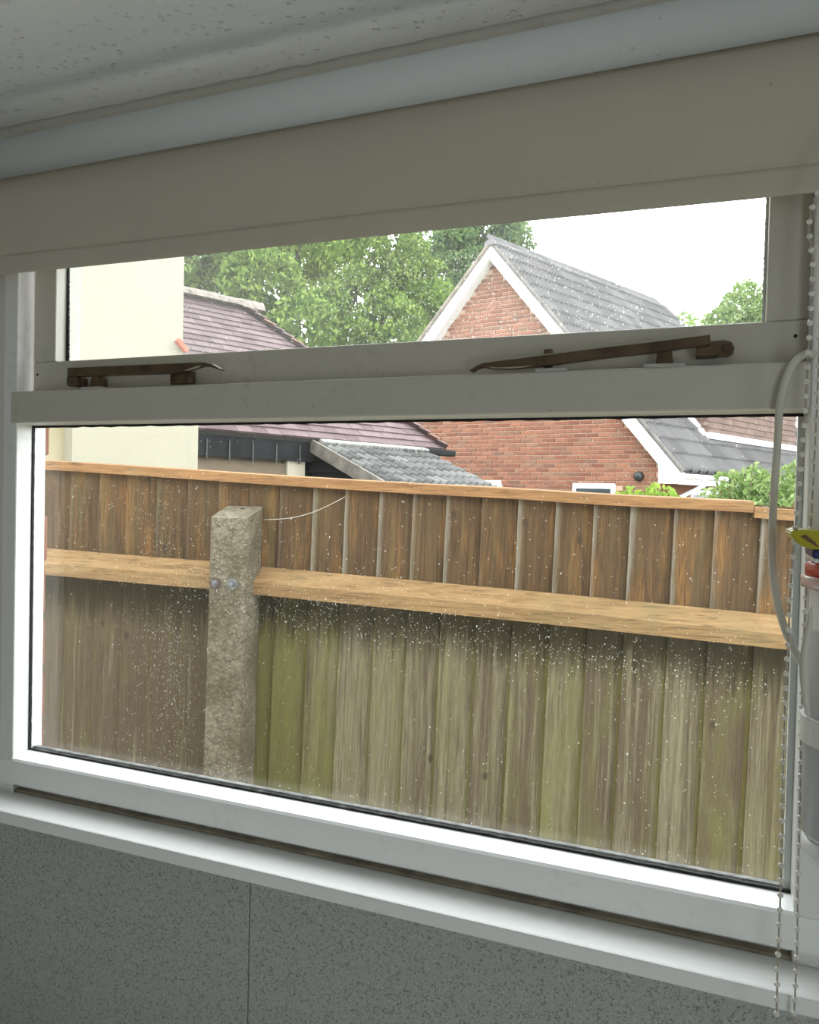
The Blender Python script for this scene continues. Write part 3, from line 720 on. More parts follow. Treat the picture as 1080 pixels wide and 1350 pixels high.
obj('crease_print', flat([(0.0500, 1.7765), (0.0600, 1.7700), (0.0625, 1.7688), (0.0600, 1.7725), (0.0535, 1.7780)], Y0-0.0006, Y0), plain('brown_print', (0.13, 0.06, 0.015), 0.4, 0.1, 20), o)
obj('seam_ring', tube(bmesh.new(), [Vector((0.0715+0.002*math.cos(t*PI-PI/2)*-1, Y0-0.0005, 1.774+0.0062*math.sin(t*PI-PI/2))) for t in [k/10 for k in range(11)]], 0.0008, 6), M_YELLOW, o)
# grey flat strap hanging in front of the canister
sp = spline(px3([(1069, 800), (1062, 830), (1055.5, 860), (1054.5, 890), (1058, 922), (1066, 952)], (-0.100, -0.100)), 8)
wid = [0.0005, 0.0012]
bm = bmesh.new(); rows = []
for i, p in enumerate(sp):
    t = i/(len(sp)-1); wv = 0.0008+0.0062*math.sin(PI*t)**0.8
    rows.append([bm.verts.new(q) for q in (p, p+Vector((wv, 0.001, 0)), p+Vector((wv, 0.0028, 0)), p+Vector((0, 0.0018, 0)))])
for a, b in zip(rows, rows[1:]):
    for k in range(4): bm.faces.new((a[k], a[(k+1) % 4], b[(k+1) % 4], b[k]))
bm.faces.new(rows[0]); bm.faces.new(rows[-1][::-1])
tag(obj('strap', bm, M_CABLE, None, True), 'grey flat strap hanging against the milky canister', 'strap')

# ================================================================ GARDEN
GZ = -0.06
struct(obj('ground', B((-60, OUT, GZ-0.2), (60, 90, GZ)), M_GROUND), 'worn ground of the gardens beyond the window')
struct(obj('side_path', B((-8, OUT, GZ), (8, 1.30, GZ+0.03)), M_PATH), 'concrete path between the wall and the fence')

# ---------------------------------------------------------------- fence
FA = R(8.3); FE = Vector((math.cos(FA), math.sin(FA), 0)); FN = Vector((-math.sin(FA), math.cos(FA), 0))
F0 = Vector((0, 1.5, 0))
def fpx(x, y, off): return onplane(x, y, F0-FN*off, FN)
def fs(p): return (p-F0).dot(FE)
def fline(a, b, off):                     # straight line through two pixels on the fence plane -> z(s)
    p, q = fpx(*a, off), fpx(*b, off); s0, s1 = fs(p), fs(q)
    return lambda s: p.z+(q.z-p.z)*(s-s0)/(s1-s0)
capz = fline((60, 608), (992, 662), 0.03)
fence = tag(empty('garden_fence', F0+Vector((-0.8*FE.x, -0.8*FE.y, GZ))), 'weathered brown close-board fence with rail and orange capping outside the window', 'fence')
edges = [-30, 14, 55, 94.8, 133, 169.5, 209, 249, 290, 331, 370.4, 414, 456, 501, 545, 589, 636, 683.5, 733, 783, 831, 889, 942, 1003.7, 1061, 1122, 1186]
es = [fs(fpx(x, 700, 0.01)) for x in edges]
# feather-edged board, thick on one side, unit width
bmb = bmesh.new(); OVER = 1.16
vs = [bmb.verts.new(v) for v in ((0, -0.018, 0), (OVER, -0.005, 0), (OVER, 0.0, 0), (0, -0.003, 0), (0, -0.018, -1.86), (OVER, -0.005, -1.86), (OVER, 0.0, -1.86), (0, -0.003, -1.86))]
for f in ((0, 1, 2, 3), (7, 6, 5, 4), (0, 4, 5, 1), (1, 5, 6, 2), (2, 6, 7, 3), (3, 7, 4, 0)): bmb.faces.new([vs[i] for i in f])
bmesh.ops.bevel(bmb, geom=[e for e in bmb.edges if abs(e.verts[0].co.z-e.verts[1].co.z) > 1 and e.verts[0].co.y < -0.01], offset=0.002, segments=1, affect='EDGES')
bmesh.ops.recalc_face_normals(bmb, faces=bmb.faces[:])
MB = bpy.data.meshes.new('fence_board'); bmb.to_mesh(MB); bmb.free(); MB.materials.append(M_BOARD)
rs = random.Random(21)
GREEN = {10: 0.95, 11: 0.7, 9: 0.9, 18: 0.55, 19: 0.35, 22: 0.4, 23: 0.3}
BROWN = {12: .05, 13: .0, 14: .25, 15: .2, 16: .45, 17: .55, 18: .15, 19: .55, 20: .45, 21: .2, 22: .7, 23: .35}
LEAN = 0.024
for i, (a, b) in enumerate(zip(es, es[1:])):
    o = link('fence_board', MB, None, None)
    zt_ = capz((a+b)/2)-0.006
    M = frame_mat(F0+FE*a+Vector((0, 0, zt_)), FE, FN, (0, 0, 1))
    sh = Matrix.Identity(4); sh[0][2] = LEAN*0.9; sh[2][0] = -0.0395*(b-a)*0  # boards lean with the panel
    o.matrix_world = M @ Matrix.Rotation(LEAN, 4, 'Y') @ Matrix.Diagonal((b-a, 1, 1, 1))
    mw = o.matrix_world.copy(); setpar(o, fence); o.matrix_basis = mw
    left = b < -1.09
    o.color = (GREEN.get(i, 0.0 if left else rs.uniform(0, .3)), (0.75 if left else BROWN.get(i, rs.uniform(0.1, .5))), (0.15 if left else rs.uniform(0.55, 1.0)), 1)
def rail(name, s0, s1, zf, prof, mat):
    bm = bmesh.new(); pa = []
    for s in (s0, s1):
        pa.append([F0+FE*s-FN*off+Vector((0, 0, zf(s)+dz)) for off, dz in prof])
    n = 10; rows = []
    for k in range(n+1):
        t = k/n; rows.append([bm.verts.new(p.lerp(q, t)+Vector((0, 0, 0.0012*math.sin(9*t+s0)))) for p, q in zip(*pa)])
    m = len(prof)
    for a, b in zip(rows, rows[1:]):
        for k in range(m): bm.faces.new((a[k], a[(k+1) % m], b[(k+1) % m], b[k]))
    bm.faces.new(rows[0]); bm.faces.new(rows[-1][::-1])
    o = obj(name, bm, mat, fence); return o
POFF, PW, PD = 0.13, 0.117, 0.112
ps1 = fs(fpx(326, 679, POFF)); ps0 = ps1-PW
rb_l = fline((57, 758), (273, 776), 0.072); rb_r = fline((342, 784), (1037, 856), 0.072)
aprof = [(0.072, 0.0), (0.073, 0.037), (0.068, 0.042), (0.016, 0.078), (0.016, -0.004)]
rail('arris_rail', -2.7, ps0+0.003, rb_l, aprof, M_RAIL)
rail('arris_rail', ps1-0.003, 1.1, rb_r, aprof, M_RAIL)
cprof = [(0.034, 0.0), (-0.03, 0.004), (-0.03, -0.026), (0.034, -0.028)]
sbrk = fs(fpx(994, 665, 0.034))
capz2 = fline((997, 668.5), (1055, 673.5), 0.034)
capzc = fline((60, 608), (540, 637.5), 0.034); capzd = fline((540, 637.5), (992, 662), 0.034)
rail('capping', -2.7, fs(fpx(540, 637, 0.034)), capzc, cprof, M_CAP)
rail('capping', fs(fpx(540, 637, 0.034)), sbrk, capzd, cprof, M_CAP)
rail('capping', sbrk+0.002, 1.1, capz2, cprof, M_CAP)

# ---------------------------------------------------------------- concrete post
post = tag(empty('concrete_post', F0+FE*(ps0+PW/2)-FN*POFF+Vector((0, 0, GZ))), 'rough concrete fence post with two bolts and a weathered sloping top', 'post')
zf_, zk_ = 1.7235, 1.757
bm = bmesh.new(); nz = 60; rings = []
ringdef = []
ns_, nd_ = 8, 8
for k in range(ns_): ringdef.append((k/ns_, 0.0))
for k in range(nd_): ringdef.append((1.0, k/nd_))
for k in range(ns_): ringdef.append((1-k/ns_, 1.0))
for k in range(nd_): ringdef.append((0.0, 1-k/nd_))
def ppos(a, b, z):
    a2 = a; s = ps0+PW*a2+0.0147*(z-1.72); d = PD*b
    # soften corners
    ca, cb_ = a-0.5, b-0.5
    k = 1.0-0.05*max(0.0, abs(ca)+abs(cb_)-0.86)/0.14
    s = ps0+PW*(0.5+ca*k)+0.0147*(z-1.72); d = PD*(0.5+cb_*k)
    return F0+FE*s-FN*(POFF-d)+Vector((0, 0, z))
def jit(p, amt): 
    v = noise.noise_vector(p*42)*amt+noise.noise_vector(p*110)*amt*0.5; return p+v
for i in range(nz+1):
    t = i/nz; ring = []
    for a, b in ringdef:
        top = zf_+(zk_-zf_)*b
        z = GZ+(top-GZ)*t
        ring.append(bm.verts.new(jit(ppos(a, b, z), 0.0016)))
    rings.append(ring)
m = len(ringdef)
for r0, r1 in zip(rings, rings[1:]):
    for k in range(m): bm.faces.new((r0[k], r0[(k+1) % m], r1[(k+1) % m], r1[k]))
c = bm.verts.new(jit(ppos(0.5, 0.5, (zf_+zk_)/2+0.004), 0.001))
for k in range(m): bm.faces.new((rings[-1][k], rings[-1][(k+1) % m], c))
bm.faces.new(rings[0][::-1])
obj('shaft', bm, M_CONC, post)
pt = ppos(0.55, 0.7, zf_+(zk_-zf_)*0.7)
obj('top_hole', lathe(bmesh.new(), [(0, 0.002), (0.006, 0.002), (0.006, -0.01), (0, -0.01)], T(pt+Vector((0, 0, 0.002))), 12), M_GASKET, post)
for k, (x, y) in enumerate(((284, 769), (307, 770))):
    p = fpx(x, y, POFF); M = frame_mat(p, FE, Vector((0, 0, 1)), -FN)
    bo = obj('bolt', lathe(bmesh.new(), [(0, 0.016), (0.005, 0.0155), (0.0062, 0.0135), (0.0062, 0.006), (0.0105, 0.006), (0.0105, -0.004), (0, -0.004)], M, 6 if k else 10), M_STEEL, post)
    obj('washer', lathe(bmesh.new(), [(0.005, 0.0042), (0.0165, 0.0042), (0.017, 0.003), (0.017, -0.003), (0.005, -0.003)], M, 24), M_RUST if k == 0 else M_STEEL, bo)
# spider silk from the post to the boards
a = fpx(348, 685, 0.03); b = fpx(455, 655, 0.022)
pts = [a.lerp(b, t)+Vector((0, 0, -0.02*math.sin(PI*t))) for t in [k/10 for k in range(11)]]
tag(obj('spider_thread', tube(bmesh.new(), pts, 0.0006, 5), plain('spider_silk', (0.75, 0.74, 0.68), 0.6, 0.05, 10), None, True), 'pale spider thread strung from the concrete post to the boards', 'spider thread')

# ================================================================ NEIGHBOURING BUILDINGS
H = hdir(1600.0); G = Vector((H.y, -H.x, 0)); Z = Vector((0, 0, 1))
GD = -hdir(-1000.0)                    # along the brick gable, towards its near corner
GN = Vector((-GD.y, GD.x, 0))
if GN.dot(FW) < 0: GN = -GN            # pointing away from us

def proj(p):
    v = Vector(p)-CAM; z = v.dot(FW); return 540+FPX*v.dot(RT)/z, 675-FPX*v.dot(UP)/z, z
def inview(p):
    x, y, d = proj(p)
    return d > 0 and 50 < x < 1065 and (255 < y < 478 or 548 < y < 672)

def pieces(name, mesh_v, mesh_f, frames, mat1, matn, parent, limit=300):
    """frames: list of 4x4 matrices. The nearest in view become single parts, the others one joined part."""
    me = bpy.data.meshes.new(name); me.from_pydata(mesh_v, [], mesh_f); me.update(); me.materials.append(mat1)
    fr = sorted(frames, key=lambda M: (not inview(M.translation), proj(M.translation)[2]))
    vis = [M for M in fr if inview(M.translation)]
    for M in vis[:limit]:
        o = link(name, me, None, None); o.matrix_world = M; setpar(o, parent); o.matrix_basis = M
    rest = vis[limit:]+[M for M in fr if not inview(M.translation)]
    if rest:
        V = []; Fc = []
        for M in rest:
            b = len(V); V += [M @ Vector(v) for v in mesh_v]; Fc += [tuple(b+i for i in f) for f in mesh_f]
        o = raw(name+'_field', V, Fc, matn, parent); o['kind'] = 'stuff'

def plain_tile(wd, L, t):
    v = [(0, 0, 0.004), (wd*0.985, 0, 0.004), (wd*0.985, L, 0), (0, L, 0), (0, 0, t+0.004), (wd*0.985, 0, t+0.004), (wd*0.985, L, t*0.4), (0, L, t*0.4)]
    f = [(0, 3, 2, 1), (4, 5, 6, 7), (0, 1, 5, 4), (1, 2, 6, 5), (2, 3, 7, 6), (3, 0, 4, 7)]
    return v, f
def roll_tile(wd, L, t, rolls, amp, flatf=0.0):
    n = 6*rolls; v = []; f = []
    def prof(u):
        ph = (u*rolls) % 1.0
        return amp*max(0.0, math.sin(PI*min(1.0, ph/(1-flatf)))) if flatf else amp*0.5*(1-math.cos(2*PI*ph))
    for y, z0 in ((0, t), (L, t*0.25)):
        for k in range(n+1): v.append((wd*k/n, y, z0+prof(k/n)))
    for k in range(n+1): v.append((wd*k/n, 0, max(0, t+prof(k/n)-t*1.1)))
    for k in range(n):
        f.append((k, k+1, n+1+k+1, n+1+k)); f.append((2*(n+1)+k, 2*(n+1)+k+1, k+1, k))
    return v, f

def tile_frames(O, ax, up, nrm, a0, a1, L, gauge, tw, keep=None, stagger=0.5):
    out = []; r = 0; y = 0.0; rr = random.Random(5)
    while y < L-gauge*0.3:
        x = a0-(tw*stagger if r % 2 else 0)
        while x < a1:
            if keep is None or keep(x+tw/2, y+gauge/2):
                p = O+ax*x+up*y+nrm*rr.uniform(0, 0.004)
                out.append(frame_mat(p, ax, up, nrm))
            x += tw
        y += gauge; r += 1
    return out

# ---------------------------------------------------------------- cream rendered house
cr = atD(241, 455, 6.4)
house = tag(empty('cream_house', (cr.x-1.5*H.x, cr.y-1.5*H.y, GZ)), 'cream rendered house wall beyond the fence, beside the plum tiled roof', 'house')
def hbox(name, P, h0, h1, g0, g1, z0, z1, mat, parent, bev=0.0):
    """box on the neighbourhood grid; h, g measured from point P"""
    M = frame_mat((P.x, P.y, 0), H, -G, Z)
    return obj(name, B((h0, -g1, z0), (h1, -g0, z1), M, bev), mat, parent)
hbox('upper_wall', cr, -7, 0, -2.2, 0, 2.3, 6.6, M_CREAM, house)
cl_ = onplane(261, 590, cr+G*0.16, G); dh = (cl_-cr).dot(H)
cm = onplane(95, 590, cr+G*0.16, G); dm = (cm-cr).dot(H)
hbox('lower_wall', cr, dm, dh, -2.2, 0.16, GZ, 2.62, M_CREAM, house)
hbox('side_wall', cr, -7.5, dm, -2.2, 0.02, GZ, 2.62, M_CREAM2, house)
hbox('ledge', cr, -7.5, dh+0.03, -2.2, 0.19, 2.62, 2.67, M_PALEW, house, 0.01)
pv = onplane(238, 456, cr+G*0.02, G)
Mv = frame_mat(pv, (H*0.72-Z*0.69).normalized(), G, (H*0.69+Z*0.72).normalized())
obj('verge_tile', B((-0.06, 0.0, -0.022), (0.06, 0.05, 0.018), Mv, 0.006), M_TERRA, house)

# ---------------------------------------------------------------- plum tiled outbuilding
P1 = atD(314, 568, 8.0)
ph = R(44); UPB = (-G*math.cos(ph)+Z*math.sin(ph)); NB = (Z*math.cos(ph)+G*math.sin(ph))
corner = onplane(595, 600, P1, NB); VH = (corner-P1).dot(H)      # far eave corner along H
apex = onplane(320, 404, P1, NB); LB = (apex-P1).dot(UPB); HA = (apex-P1).dot(H)
gaugeB = 0.112
ob = tag(empty('garage', (P1.x, P1.y, GZ)), 'black boarded outbuilding with a plum plain-tile hipped roof and mossy ridge', 'garage')
h0 = -0.9
rg = P1+UPB*LB; run = LB*math.cos(ph)
eb = P1-G*(2*run)                          # far-side eave
bm = bmesh.new()
prism(bm, [p-NB*0.03 for p in (P1+H*h0, P1+H*VH, apex, rg+H*h0)], -NB*0.05)
obj('roof_deck', bm, M_UNDER, ob)
bm = bmesh.new(); prism(bm, [eb+H*h0, eb+H*VH, apex-Z*0.03, rg+H*h0-Z*0.03], Z*-0.05); obj('roof_deck', bm, M_UNDER, ob)
bm = bmesh.new(); prism(bm, [P1+H*VH-Z*0.03, eb+H*VH-Z*0.03, apex-Z*0.03], Z*-0.05); obj('roof_deck', bm, M_UNDER, ob)
twB = gaugeB*1.62
v, f = plain_tile(twB, gaugeB*1.25, gaugeB*0.22)
fr = tile_frames(P1-NB*0.03, H, UPB, NB, h0, VH, LB, gaugeB, twB, lambda x, y: x < VH+(HA-VH)*y/LB-0.03)
pieces('roof_tile', v, f, fr, M_PTILE, M_PTILES, ob)
# bonnet tiles up the hip, ridge tiles
hd = (apex-(P1+H*VH)); HL = hd.length; hd.normalize()
hs = (H*math.sin(R(45))+G*math.sin(R(45))).cross(Z); hs = hd.cross((G-H*0.0)).normalized()
y = 0.0; k = 0; side = (G-hd*G.dot(hd)).normalized(); nup = side.cross(hd)
if nup.z < 0: nup = -nup
gh = gaugeB*HL/LB
while y < HL-0.05:
    seg = [P1+H*VH+hd*y+side*(0.085*math.cos(a))+nup*(0.05*math.sin(a)+random.uniform(0, .008)) for a in [PI*t/6 for t in range(7)]]
    bm = bmesh.new(); prism(bm, seg, hd*gh*1.15-nup*0.03)
    obj('bonnet_tile', bm, (M_RUSTT if k % 3 == 1 else M_PTILE), ob); y += gh; k += 1
x = h0
while x < HA-0.05:
    seg = []
    for t in range(7):
        a = PI*t/6; seg.append(rg+H*x+(G*math.cos(a)*0.12+Z*(math.sin(a)*0.11-0.03)))
    bm = bmesh.new()
    prism(bm, [p+Vector((0, 0, random.uniform(0, .02))) for p in seg], H*0.33)
    obj('ridge_tile', bm, M_MOSSRIDGE, ob); x += 0.335
# walls, fascia, boards
def gz_of(y, off): return y
eg = 0.0                                   # eave line is G = 0 from P1
hbox('black_fascia', P1, h0, VH-0.05, -0.10, -0.06, P1.z-0.27, P1.z-0.02, M_BLACKB, ob)
pf = onplane(400, 605, P1-G*0.14, G); hb = (pf-P1).dot(H)
hbox('back_wall', P1, h0, VH-0.3, -2*run+0.3, -0.30, GZ, P1.z-0.05, M_BLACKB, ob)
zb_ = onplane(330, 598, P1-G*0.18, G).z
hbox('beige_beam', P1, h0, hb-0.28, -0.30, -0.16, zb_-0.55, zb_, M_BEIGE, ob)
hbox('beam_step', P1, h0, hb-0.02, -0.24, -0.14, zb_-0.55, zb_-0.085, M_BEIGE, ob)
hbox('corner_post', P1, hb-0.24, hb, -0.30, -0.10, GZ, zb_-0.02, M_PALEW, ob, 0.01)
for x, yb in ((272, 592), (302, 590), (333, 592), (364, 594), (395, 594)):
    p = onplane(x, 585, P1-G*0.06, G); hh = (p-P1).dot(H)
    hbox('fascia_bracket', P1, hh-0.008, hh+0.008, -0.06, -0.045, P1.z-0.30, P1.z-0.10, plain('dull_grey_streak', (0.045, 0.047, 0.05), 0.7, 0.3, 20), ob)
k = 0
zt2 = P1.z-0.12
while zt2 > GZ+0.2 and k < 16:             # feathered weatherboards of the end bay
    M = frame_mat((P1.x, P1.y, 0), H, -G, Z)
    bm = bmesh.new(); prism(bm, [M @ Vector(q) for q in ((hb, 0.30, zt2), (hb, 0.272, zt2-0.005), (hb, 0.245, zt2-0.155), (hb, 0.30, zt2-0.155))], H*(VH-hb-0.1))
    obj('weatherboard', bm, M_BLACKB, ob); zt2 -= 0.145; k += 1
# gutter stub at the far corner
q = P1+H*(VH+0.02)
obj('gutter_end', B((-0.55, -0.05, -0.10), (0.12, 0.08, -0.02), frame_mat(q, H, -G, Z), 0.02), M_BLACKB, ob)
obj('bracket_box', B((-0.42, 0.03, -0.30), (-0.10, 0.24, -0.08), frame_mat(q, H, -G, Z), 0.01), M_BLACKB, ob)

# ---------------------------------------------------------------- grey tiled lean-to
PC = onplane(412, 581, P1-G*0.10, G)
# pitch so that the near verge runs through pixel (505, 634)
bestc = None
for d in range(8, 60):
    a = R(d); D_ = G*math.cos(a)-Z*math.sin(a)
    e_ = None
    x1, y1, z1 = proj(PC+D_*0.4); e_ = abs((y1-581)/(x1-412)-(634-581)/(505-412.0))
    if bestc is None or e_ < bestc[0]: bestc = (e_, a)
pc = bestc[1]
DC = G*math.cos(pc)-Z*math.sin(pc); NC = (Z*math.cos(pc)+G*math.sin(pc))
Qr = onplane(547, 589, PC, NC); HC = max(0.8, (Qr-PC).dot(H))
LC = 2.4
lt = tag(empty('lean_to', (PC.x+G.x, PC.y+G.y, GZ)), 'lean-to with a weathered grey roll-tile roof in front of the brick gable', 'shed')
bm = bmesh.new(); prism(bm, [PC-NC*0.03, PC+H*HC-NC*0.03, PC+H*HC+DC*LC-NC*0.03, PC+DC*LC-NC*0.03], -NC*0.06)
obj('roof_deck', bm, M_UNDER, lt)
pA, pB = onplane(470, 592, PC, NC), onplane(470, 625, PC, NC)
gaugeC = abs((pA-pB).dot(DC))/4.0
twC = 0.0
pA, pB = onplane(470, 605, PC, NC), onplane(480.3, 606, PC, NC)
twC = max(0.12, abs((pA-pB).dot(H)))*2
OC = PC+DC*LC
v, f = roll_tile(twC, gaugeC*1.2, 0.035, 2, 0.05, 0.35)
fr = tile_frames(OC-NC*0.03, H, -DC, NC, 0.02, HC-twC*0.7, LC-0.12, gaugeC, twC, None, 0.0)
pieces('roof_tile', v, f, fr, M_LTILE, M_LTILES, lt)
obj('mortar_flashing', B((0.03, -0.02, 0.0), (HC, 0.17, 0.055), frame_mat(PC, H, DC, NC), 0.012), plain('lichened_mortar', (0.27, 0.262, 0.24), 0.95, 0.35, 9, 0.5, 20), lt)
bm = bmesh.new(); prism(bm, [PC-H*0.03-NC*0.11, PC-H*0.03+NC*0.03, PC-H*0.03+DC*LC+NC*0.03, PC-H*0.03+DC*LC-NC*0.11], -H*0.03)
obj('bargeboard', bm, plain('weathered_bargeboard', (0.17, 0.15, 0.13), 0.9, 0.35, 8), lt)
# boarded end wall under the verge and long wall under the eave
a = PC-NC*0.10; b = PC+DC*(LC-0.2)-NC*0.10
for k in range(14):
    za, zb2 = a.z-k*0.13, a.z-(k+1)*0.13
    if zb2 < GZ: break
    # board starts at house wall, ends where the roof line cuts it
    t = 0.0 if k == 0 else min(1.0, (a.z-za)/(a.z-b.z))
    e1 = a.lerp(b, min(1.0, max(0.03, (a.z-zb2)/(a.z-b.z)))); e0 = a.lerp(b, t)
    bm = bmesh.new(); base = Vector((a.x, a.y, 0))
    prism(bm, [base+Z*za+H*0.02, base+Z*zb2-H*0.012, Vector((e1.x, e1.y, zb2))-H*0.012, Vector((e0.x, e0.y, za))+H*0.02], H*0.05)
    obj('weatherboard', bm, M_BLACKB, lt)
bm = bmesh.new(); prism(bm, [Vector((b.x, b.y, GZ))+H*0.05, Vector((b.x, b.y, b.z))+H*0.05, Vector((b.x, b.y, b.z))+H*(HC-0.1), Vector((b.x, b.y, GZ))+H*(HC-0.1)], -G*0.08)
obj('front_wall', bm, M_BLACKB, lt)

# ---------------------------------------------------------------- brick gable house
PG = atD(700, 600, 14.4)
def gpx(x, y, off=0.0): return onplane(x, y, PG-GN*off, GN)
OV = 0.22
A_ = gpx(647, 322, OV); E_ = gpx(899, 623, OV)
Ai, Ei = gpx(645, 341, OV), gpx(868, 612, OV)
EL = gpx(556, 447, OV); dl_ = (EL-A_).normalized(); t = (E_.z-A_.z)/dl_.z; EL = A_+dl_*t
ELi = gpx(574, 445, OV); dli = (ELi-Ai).normalized(); ELi = Ai+dli*((Ei.z-Ai.z)/dli.z)
bh = tag(empty('brick_house', (E_.x, E_.y, GZ)), 'red brick gable house with white bargeboards and grey tiled roof', 'house')
# mortar core of the gable wall
K = 0.9
def inner(p, d): return p+GN*d
wl = [Vector((ELi.x, ELi.y, GZ))+GN*(OV+0.012), ELi+GN*(OV+0.012), Ai+GN*(OV+0.012)+Z*0.14, Ei+GN*(OV+0.012), Vector((Ei.x, Ei.y, GZ))+GN*(OV+0.012)]
bm = bmesh.new(); prism(bm, wl, GN*0.25); obj('gable_wall', bm, M_MORTAR, bh)
# bricks
zr0 = GZ; a0 = (ELi-Ai).dot(GD); a1 = (Ei-Ai).dot(GD)
def inside(a, z):
    if z < Ei.z-0.02: return a0+0.06 < a < a1-0.06
    k = (z-Ei.z)/(Ai.z-Ei.z)
    return a0*(1-k) < a < a1*(1-k)
bw, bhh, jt = 0.214, 0.0625, 0.0135
holes = []
wA, wB = gpx(756, 637), gpx(811, 660); holes.append(((wA-Ai).dot(GD), (wB-Ai).dot(GD), 0.9, wA.z))
wC, wD = gpx(632, 633.5), gpx(661, 655); holes.append(((wC-Ai).dot(GD), (wD-Ai).dot(GD), 1.2, wC.z))
fr = []; z = GZ+0.9; r = 0
Aw = Ai+GN*OV
while z < Ai.z:
    a = a0-(0.1125 if r % 2 else 0)
    while a < a1+0.2:
        lo_, hi_ = a, a+bw
        hit = any(h_[0]-0.02 < a+bw/2 < h_[1]+0.02 and h_[2] < z+0.03 < h_[3] for h_ in holes)
        if inside(a+bw/2, z+bhh/2) and not hit:
            p = Vector((Aw.x, Aw.y, 0))+GD*a+Z*z
            fr.append(frame_mat(p, GD, Z, -GN))
        a += bw+jt
    z += bhh+jt; r += 1
v = [(0, 0, -0.015), (bw, 0, -0.015), (bw, bhh, -0.015), (0, bhh, -0.015), (0.004, 0.004, 0.006), (bw-0.004, 0.004, 0.006), (bw-0.004, bhh-0.004, 0.006), (0.004, bhh-0.004, 0.006)]
f = [(4, 5, 6, 7), (0, 1, 5, 4), (1, 2, 6, 5), (2, 3, 7, 6), (3, 0, 4, 7)]
pieces('brick', v, f, fr, M_BRICK, M_BRICKS, bh)
# bargeboards and boxed eave
for o_, i_, e_, ei_ in ((A_, Ai, E_, Ei), (A_, Ai, EL, ELi)):
    bm = bmesh.new(); prism(bm, [o_, e_, ei_, i_], GN*0.03); obj('bargeboard', bm, M_UPVC, bh)
    bm = bmesh.new(); prism(bm, [i_+GN*0.03, ei_+GN*0.03, ei_+GN*(OV+0.01), i_+GN*(OV+0.01)], Z*0.02); obj('soffit', bm, M_UPVC, bh)
p1, p2, p3, p4 = gpx(868, 611, OV), gpx(868, 637, OV), gpx(900, 638, OV), gpx(900, 623, OV)
bm = bmesh.new(); prism(bm, [p1, p2, p3, p4], GN*0.28); obj('eave_box', bm, M_UPVC, bh)
# right roof slope
UG = (A_-E_); LG = UG.length; UG.normalize(); NG = H.cross(UG); NG.normalize()
if NG.z < 0: NG = -NG
HR = (onplane(872, 398, A_, H.cross(Z))-A_).dot(H); HR = max(5.0, min(HR, 9.0)); HE = HR+2.2
def hip(x, y): return x < HE+(HR-HE)*(y/LG)
bm = bmesh.new(); prism(bm, [E_-NG*0.02, E_+H*HE-NG*0.02, A_+H*HR-NG*0.02, A_-NG*0.02], -NG*0.06); obj('roof_deck', bm, M_UNDER, bh)
bm = bmesh.new(); prism(bm, [EL-NG*0.02, A_-NG*0.05, A_+H*HR-NG*0.05, EL+H*HR], Vector((0, 0, -0.06))); obj('roof_deck', bm, M_UNDER, bh)
bm = bmesh.new(); prism(bm, [E_+H*HE, A_+H*HR, EL+H*HR], Vector((0, 0, -0.06))); obj('roof_deck', bm, M_UNDER, bh)
gG, tG = 0.335, 0.30
v, f = roll_tile(tG, gG*1.12, 0.06, 3, 0.085, 0.5)
pieces('roof_tile', v, f, tile_frames(E_-NG*0.015+UG*0.02, H, UG, NG, 0.02, HE, LG, gG, tG, hip, 0.0), M_GTILE, M_GTILES, bh)
# dark verge edge under the tiles and ridge tiles
obj('verge_strip', tube(bmesh.new(), [E_+NG*0.03, A_+NG*0.03], 0.04, 8), plain('dark_verge_mortar', (0.14, 0.13, 0.12), 0.9, 0.3, 6), bh)
obj('verge_strip', tube(bmesh.new(), [EL+Z*0.03, A_+Z*0.03], 0.045, 8), plain('brown_verge_mortar', (0.20, 0.17, 0.14), 0.9, 0.3, 6), bh)
x = -0.05
while x < HR:
    bm = bmesh.new(); seg = []
    for t in range(7):
        a = PI*t/6; seg.append(A_+H*x+(G*math.cos(a)*0.13+Z*(math.sin(a)*0.11-0.03)))
    prism(bm, seg, H*0.43); obj('ridge_tile', bm, M_GTILE, bh); x += 0.44
# side wall under the eave, gutter, fascia, downpipe
sb = Vector((Ei.x, Ei.y, 0))+GN*OV
sw = bmesh.new(); prism(sw, [sb+Z*GZ, sb+Z*(E_.z-0.05), sb+H*HE+Z*(E_.z-0.05), sb+H*HE+Z*GZ], -G*0.2); obj('side_wall', sw, M_BRICKS, bh)
ge = E_-GN*0.0-Z*0.05
fb = bmesh.new(); prism(fb, [ge-G*0.03-Z*0.14, ge-G*0.03+Z*0.02, ge+H*HE-G*0.03+Z*0.02, ge+H*HE-G*0.03-Z*0.14], -G*0.03); obj('fascia', fb, M_UPVC, bh)
gm = bmesh.new(); rows = []
for x in (0.0, HE):
    rows.append([gm.verts.new(ge+H*x+G*(0.03+0.06*math.cos(PI+PI*k/8))+Z*(0.03+0.075*math.sin(PI+PI*k/8))) for k in range(9)]
                + [gm.verts.new(ge+H*x+G*(0.03+0.05*math.cos(PI+PI*k/8))+Z*(0.03+0.065*math.sin(PI+PI*k/8))) for k in range(8, -1, -1)])
for k in range(18): gm.faces.new((rows[0][k], rows[0][(k+1) % 18], rows[1][(k+1) % 18], rows[1][k]))
gm.faces.new(rows[0]); gm.faces.new(rows[1][::-1])
obj('gutter', gm, M_UPVC, bh)
hp = 0.75
obj('downpipe', tube(bmesh.new(), [ge+H*hp+G*0.03-Z*0.03, ge+H*hp+G*0.03-Z*0.14, ge+H*(hp-0.25)-G*0.30-Z*0.36, ge+H*(hp-0.25)-G*0.33-Z*0.5, ge+H*(hp-0.25)-G*0.33-Z*1.9], 0.036, 10), M_UPVC, bh)
